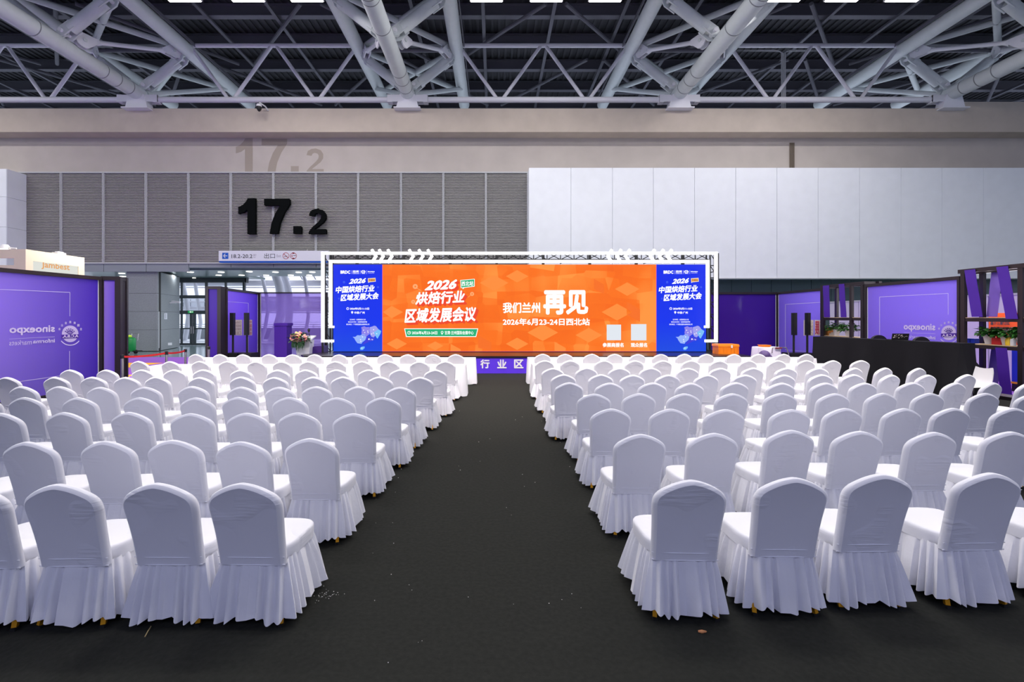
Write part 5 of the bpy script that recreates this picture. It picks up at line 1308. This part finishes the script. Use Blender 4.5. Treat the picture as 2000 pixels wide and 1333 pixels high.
def skirt_mesh(seed):
    rr = random.Random(seed); n = 300; top = []
    ph = [rr.uniform(0, 6.28) for _ in range(6)]
    dense = []
    for i in range(4000):
        a = 2*PI*i/4000; c, s = math.cos(a), math.sin(a); e = .24
        dense.append((math.copysign(abs(c)**e, c)*.212*(1+.05*s), math.copysign(abs(s)**e, s)*(.228 if s > 0 else .24)+.012))
    cum = [0.0]
    for i in range(4000):
        p, q = dense[i], dense[(i+1) % 4000]; cum.append(cum[-1]+math.hypot(q[0]-p[0], q[1]-p[1]))
    k = 0
    for i in range(n):                                # evenly spaced along the hem
        while cum[k+1] < cum[-1]*i/n: k += 1
        top.append((dense[k][0], dense[k][1], math.atan2(dense[k][1]-.012, dense[k][0])))
    vs = []; fs = []; rows = 9
    # arc length
    L_ = [0]
    for i in range(1, n): L_.append(L_[-1]+math.hypot(top[i][0]-top[i-1][0], top[i][1]-top[i-1][1]))
    tot = L_[-1]; nf = 30
    for r in range(rows):
        v = r/(rows-1)
        for i, (x, y, a) in enumerate(top):
            u = L_[i]/tot*2*PI
            w_ = math.sin(nf*u+1.1*math.sin(3*u+ph[0])+.9*math.sin(7*u+ph[1])+.5*v*math.sin(2*u+ph[4]))
            w2 = math.sin(11*u+ph[2]+math.sin(4*u))
            tri = (.5+.5*w_)**.75; fold = tri*.050*(.22+.78*v**.7)-.006+.020*v*(w2+.6)*(.5+.5*math.sin(2*u+ph[5]))
            corner = (abs(math.sin(2*a)))**2
            fl = .020*v+.030*v*corner*(1+.4*math.sin(3*a+ph[3]))
            l = math.hypot(x, y-.012); nx, ny = x/l, (y-.012)/l
            if abs(x) > .2: nx *= 1.2
            o_ = fold+fl
            if y < 0 and abs(x) < .2: ny *= 1; nx *= .5
            z = .392-(.337)*v+.012*v*math.sin(5*u+ph[2])+.012*v*w2
            vs.append((x+nx*o_, y+ny*o_, max(z, .028)))
    for r in range(rows-1):
        for i in range(n): fs.append((r*n+i, r*n+(i+1) % n, (r+1)*n+(i+1) % n, (r+1)*n+i))
    return MB().add(vs, fs)
def make_chair():
    t = thing('banquet_chair', 'x', 'chair', (0, 0, 0))
    back_mesh().build('backrest_cover', M['spandex'], t, smooth=True, world=False)
    seat_mesh().build('seat_cover', M['spandex'], t, smooth=True, world=False)
    band_mesh().build('waist_seam', M['spandex'], t, world=False)
    skirt_mesh(1).build('skirt', M['skirt'], t, smooth=True, world=False)
    for x, y, bx_, by_ in ((-.195, -.240, -.15, -.12), (.195, -.240, .15, -.12), (-.18, .19, -.15, .14), (.18, .19, .15, .14)):
        m = MB(); m.bar((x, y, .018), (bx_, by_, .40), .026, .03); m.bar((x, y-.0, 0), (x, y, .018), .03, .034, mi=1)
        m.build('leg', [M['gold'], M['rubber']], t, world=False)
    return t
chair0 = make_chair(); sk = [ch for ch in chair0.children if ch.name.startswith('skirt')][0]
skirts = [sk.data]+[skirt_mesh(s).build('tmp', M['skirt'], None, smooth=True) for s in (2, 3, 4, 5)]
for i in range(1, 5):
    o = skirts[i]; skirts[i] = o.data; bpy.data.objects.remove(o)

ROWS = {
 'left': [
  (None, [(472,945),(304,945),(112,947),(-68,950)]),
  (None, [(605,857),(470,863.5),(337,860.5),(205,862.5),(52,864),(-92,866)]),
  (4.80, [690,581,481,372,252,125,0]),
  (5.74, [747,657,564,465,382,272,152,47,-38]),
  (6.62, [781,700,617,545,471,375,282,195,115,42]),
  (7.70, [820,741,670,612,536,471,390,305,245,180,107,12]),
  (8.78, [850,782,720,657,597,542,470,397,340,277,207,136]),
  (10.44, [870,819,760,707,655,602,550,500,444,390,332,270]),
  (12.39, [890,845,796,752,702,662,614,571,525,474,429,382])],
 'right': [
  (None, [(1351,939),(1551,934),(1723,927),(1937,925),(2150,924)]),
  (None, [(1252,849),(1395,847),(1546,841),(1680,843),(1825,845),(1975,844)]),
  (5.02, [1194,1310,1417,1546,1650,1766,1862,1980]),
  (6.02, [1161,1249,1337,1431,1527,1631,1725,1817,1925,2020]),
  (7.03, [1112,1191,1275,1349,1437,1527,1612,1689,1782,1867,1940,2012]),
  (8.02, [1101,1174,1236,1305,1381,1455,1531,1605,1667,1741,1812,1890]),
  (9.09, [1080,1146,1210,1271,1344,1407,1471,1537,1599,1669,1729,1795]),
  (10.65, [1064,1114,1180,1240,1295,1350,1405,1462,1519,1575,1627,1682]),
  (12.5, [1060,1104,1156,1201,1246,1291,1337,1380,1434,1482,1531,1576])]}
ROWN = ['nearest row', 'second nearest row', 'third nearest row', 'fourth nearest row', 'fifth nearest row', 'fifth row from the stage', 'third row from the stage', 'second row from the stage', 'row nearest the stage']
ROWN[5] = 'fourth row from the stage'
TOPY = -0.338          # local y of the top of the backrest
first = True; rr = random.Random(21)
for side, rows in ROWS.items():
    for ri, (dr, lst) in enumerate(rows):
        for ci, e in enumerate(lst):
            if isinstance(e, tuple): px, py = e; d = (H-.929)*F/(py-HY)
            else: px = e; d = dr+rr.uniform(-.04, .04)
            yaw = math.radians(rr.uniform(-2.2, 2.2))
            if side == 'left': yaw += math.radians(rr.uniform(-1.5, 0)*ci*.3)
            else:
                yaw += math.radians(rr.uniform(0, 1.5)*ci*.3)
                if ci >= 9 and ri in (4, 5, 6): yaw += math.radians(9)
            x = (px-VX)/F*d
            if first: c = chair0; first = False
            else: c = copy_tree(chair0)
            # apex of the back lands on the measured pixel
            c.location = (x+math.sin(yaw)*TOPY, d-math.cos(yaw)*TOPY, 0); c.rotation_euler = (0, 0, yaw)
            c['label'] = 'white skirted banquet chair, %s from the aisle, %s, %s block' % (NUM[ci+1], ROWN[ri], side)
            c['category'] = 'chair'; c['group'] = 'white covered banquet chairs'
            for ch in c.children:
                if ch.name.startswith('skirt'): ch.data = skirts[rr.randrange(5)]

# ------------------------------------------------------------------ litter on the carpet
q = FL(1371, 1237)
wrp = lump((q.x, q.y, 0), .012, .8, 2); wrp.v = [(q.x+(v[0]-q.x)*2.6, v[1], v[2]) for v in wrp.v]
tag(wrp.build('candy_wrapper', M['snack'], smooth=True), 'tiny brown wrapper on the carpet before the right chairs', 'wrapper')
a_ = FL(283, 1246); b_ = FL(295, 1226)
tag(MB().tube([(a_.x, a_.y, .005), ((a_.x+b_.x)/2, (a_.y+b_.y)/2, .008), (b_.x, b_.y, .005)], .0035, 6).build('straw_piece', M['straw']), 'thin straw on the carpet below the left front chairs', 'straw')
cm = MB(); rr = random.Random(2)
spots = [(640+rr.gauss(0, 14), 1165+rr.gauss(0, 6)) for _ in range(40)]+[(rr.uniform(720, 1180), rr.uniform(780, 1320)) for _ in range(38)]+[(778, 934), (896, 911), (935, 864), (899, 919), (784, 917), (1020, 815), (1058, 823), (1045, 943)]
for x, y in spots:
    q = FL(x, y); s = rr.uniform(.0015, .004)*(1.6 if y < 950 else 1); cm.ball((q.x, q.y, s*.4), s, .5, n=3)
tag(cm.build('carpet_crumbs', M['litter'], kind='stuff'), 'white crumbs scattered over the black aisle carpet', 'crumbs')
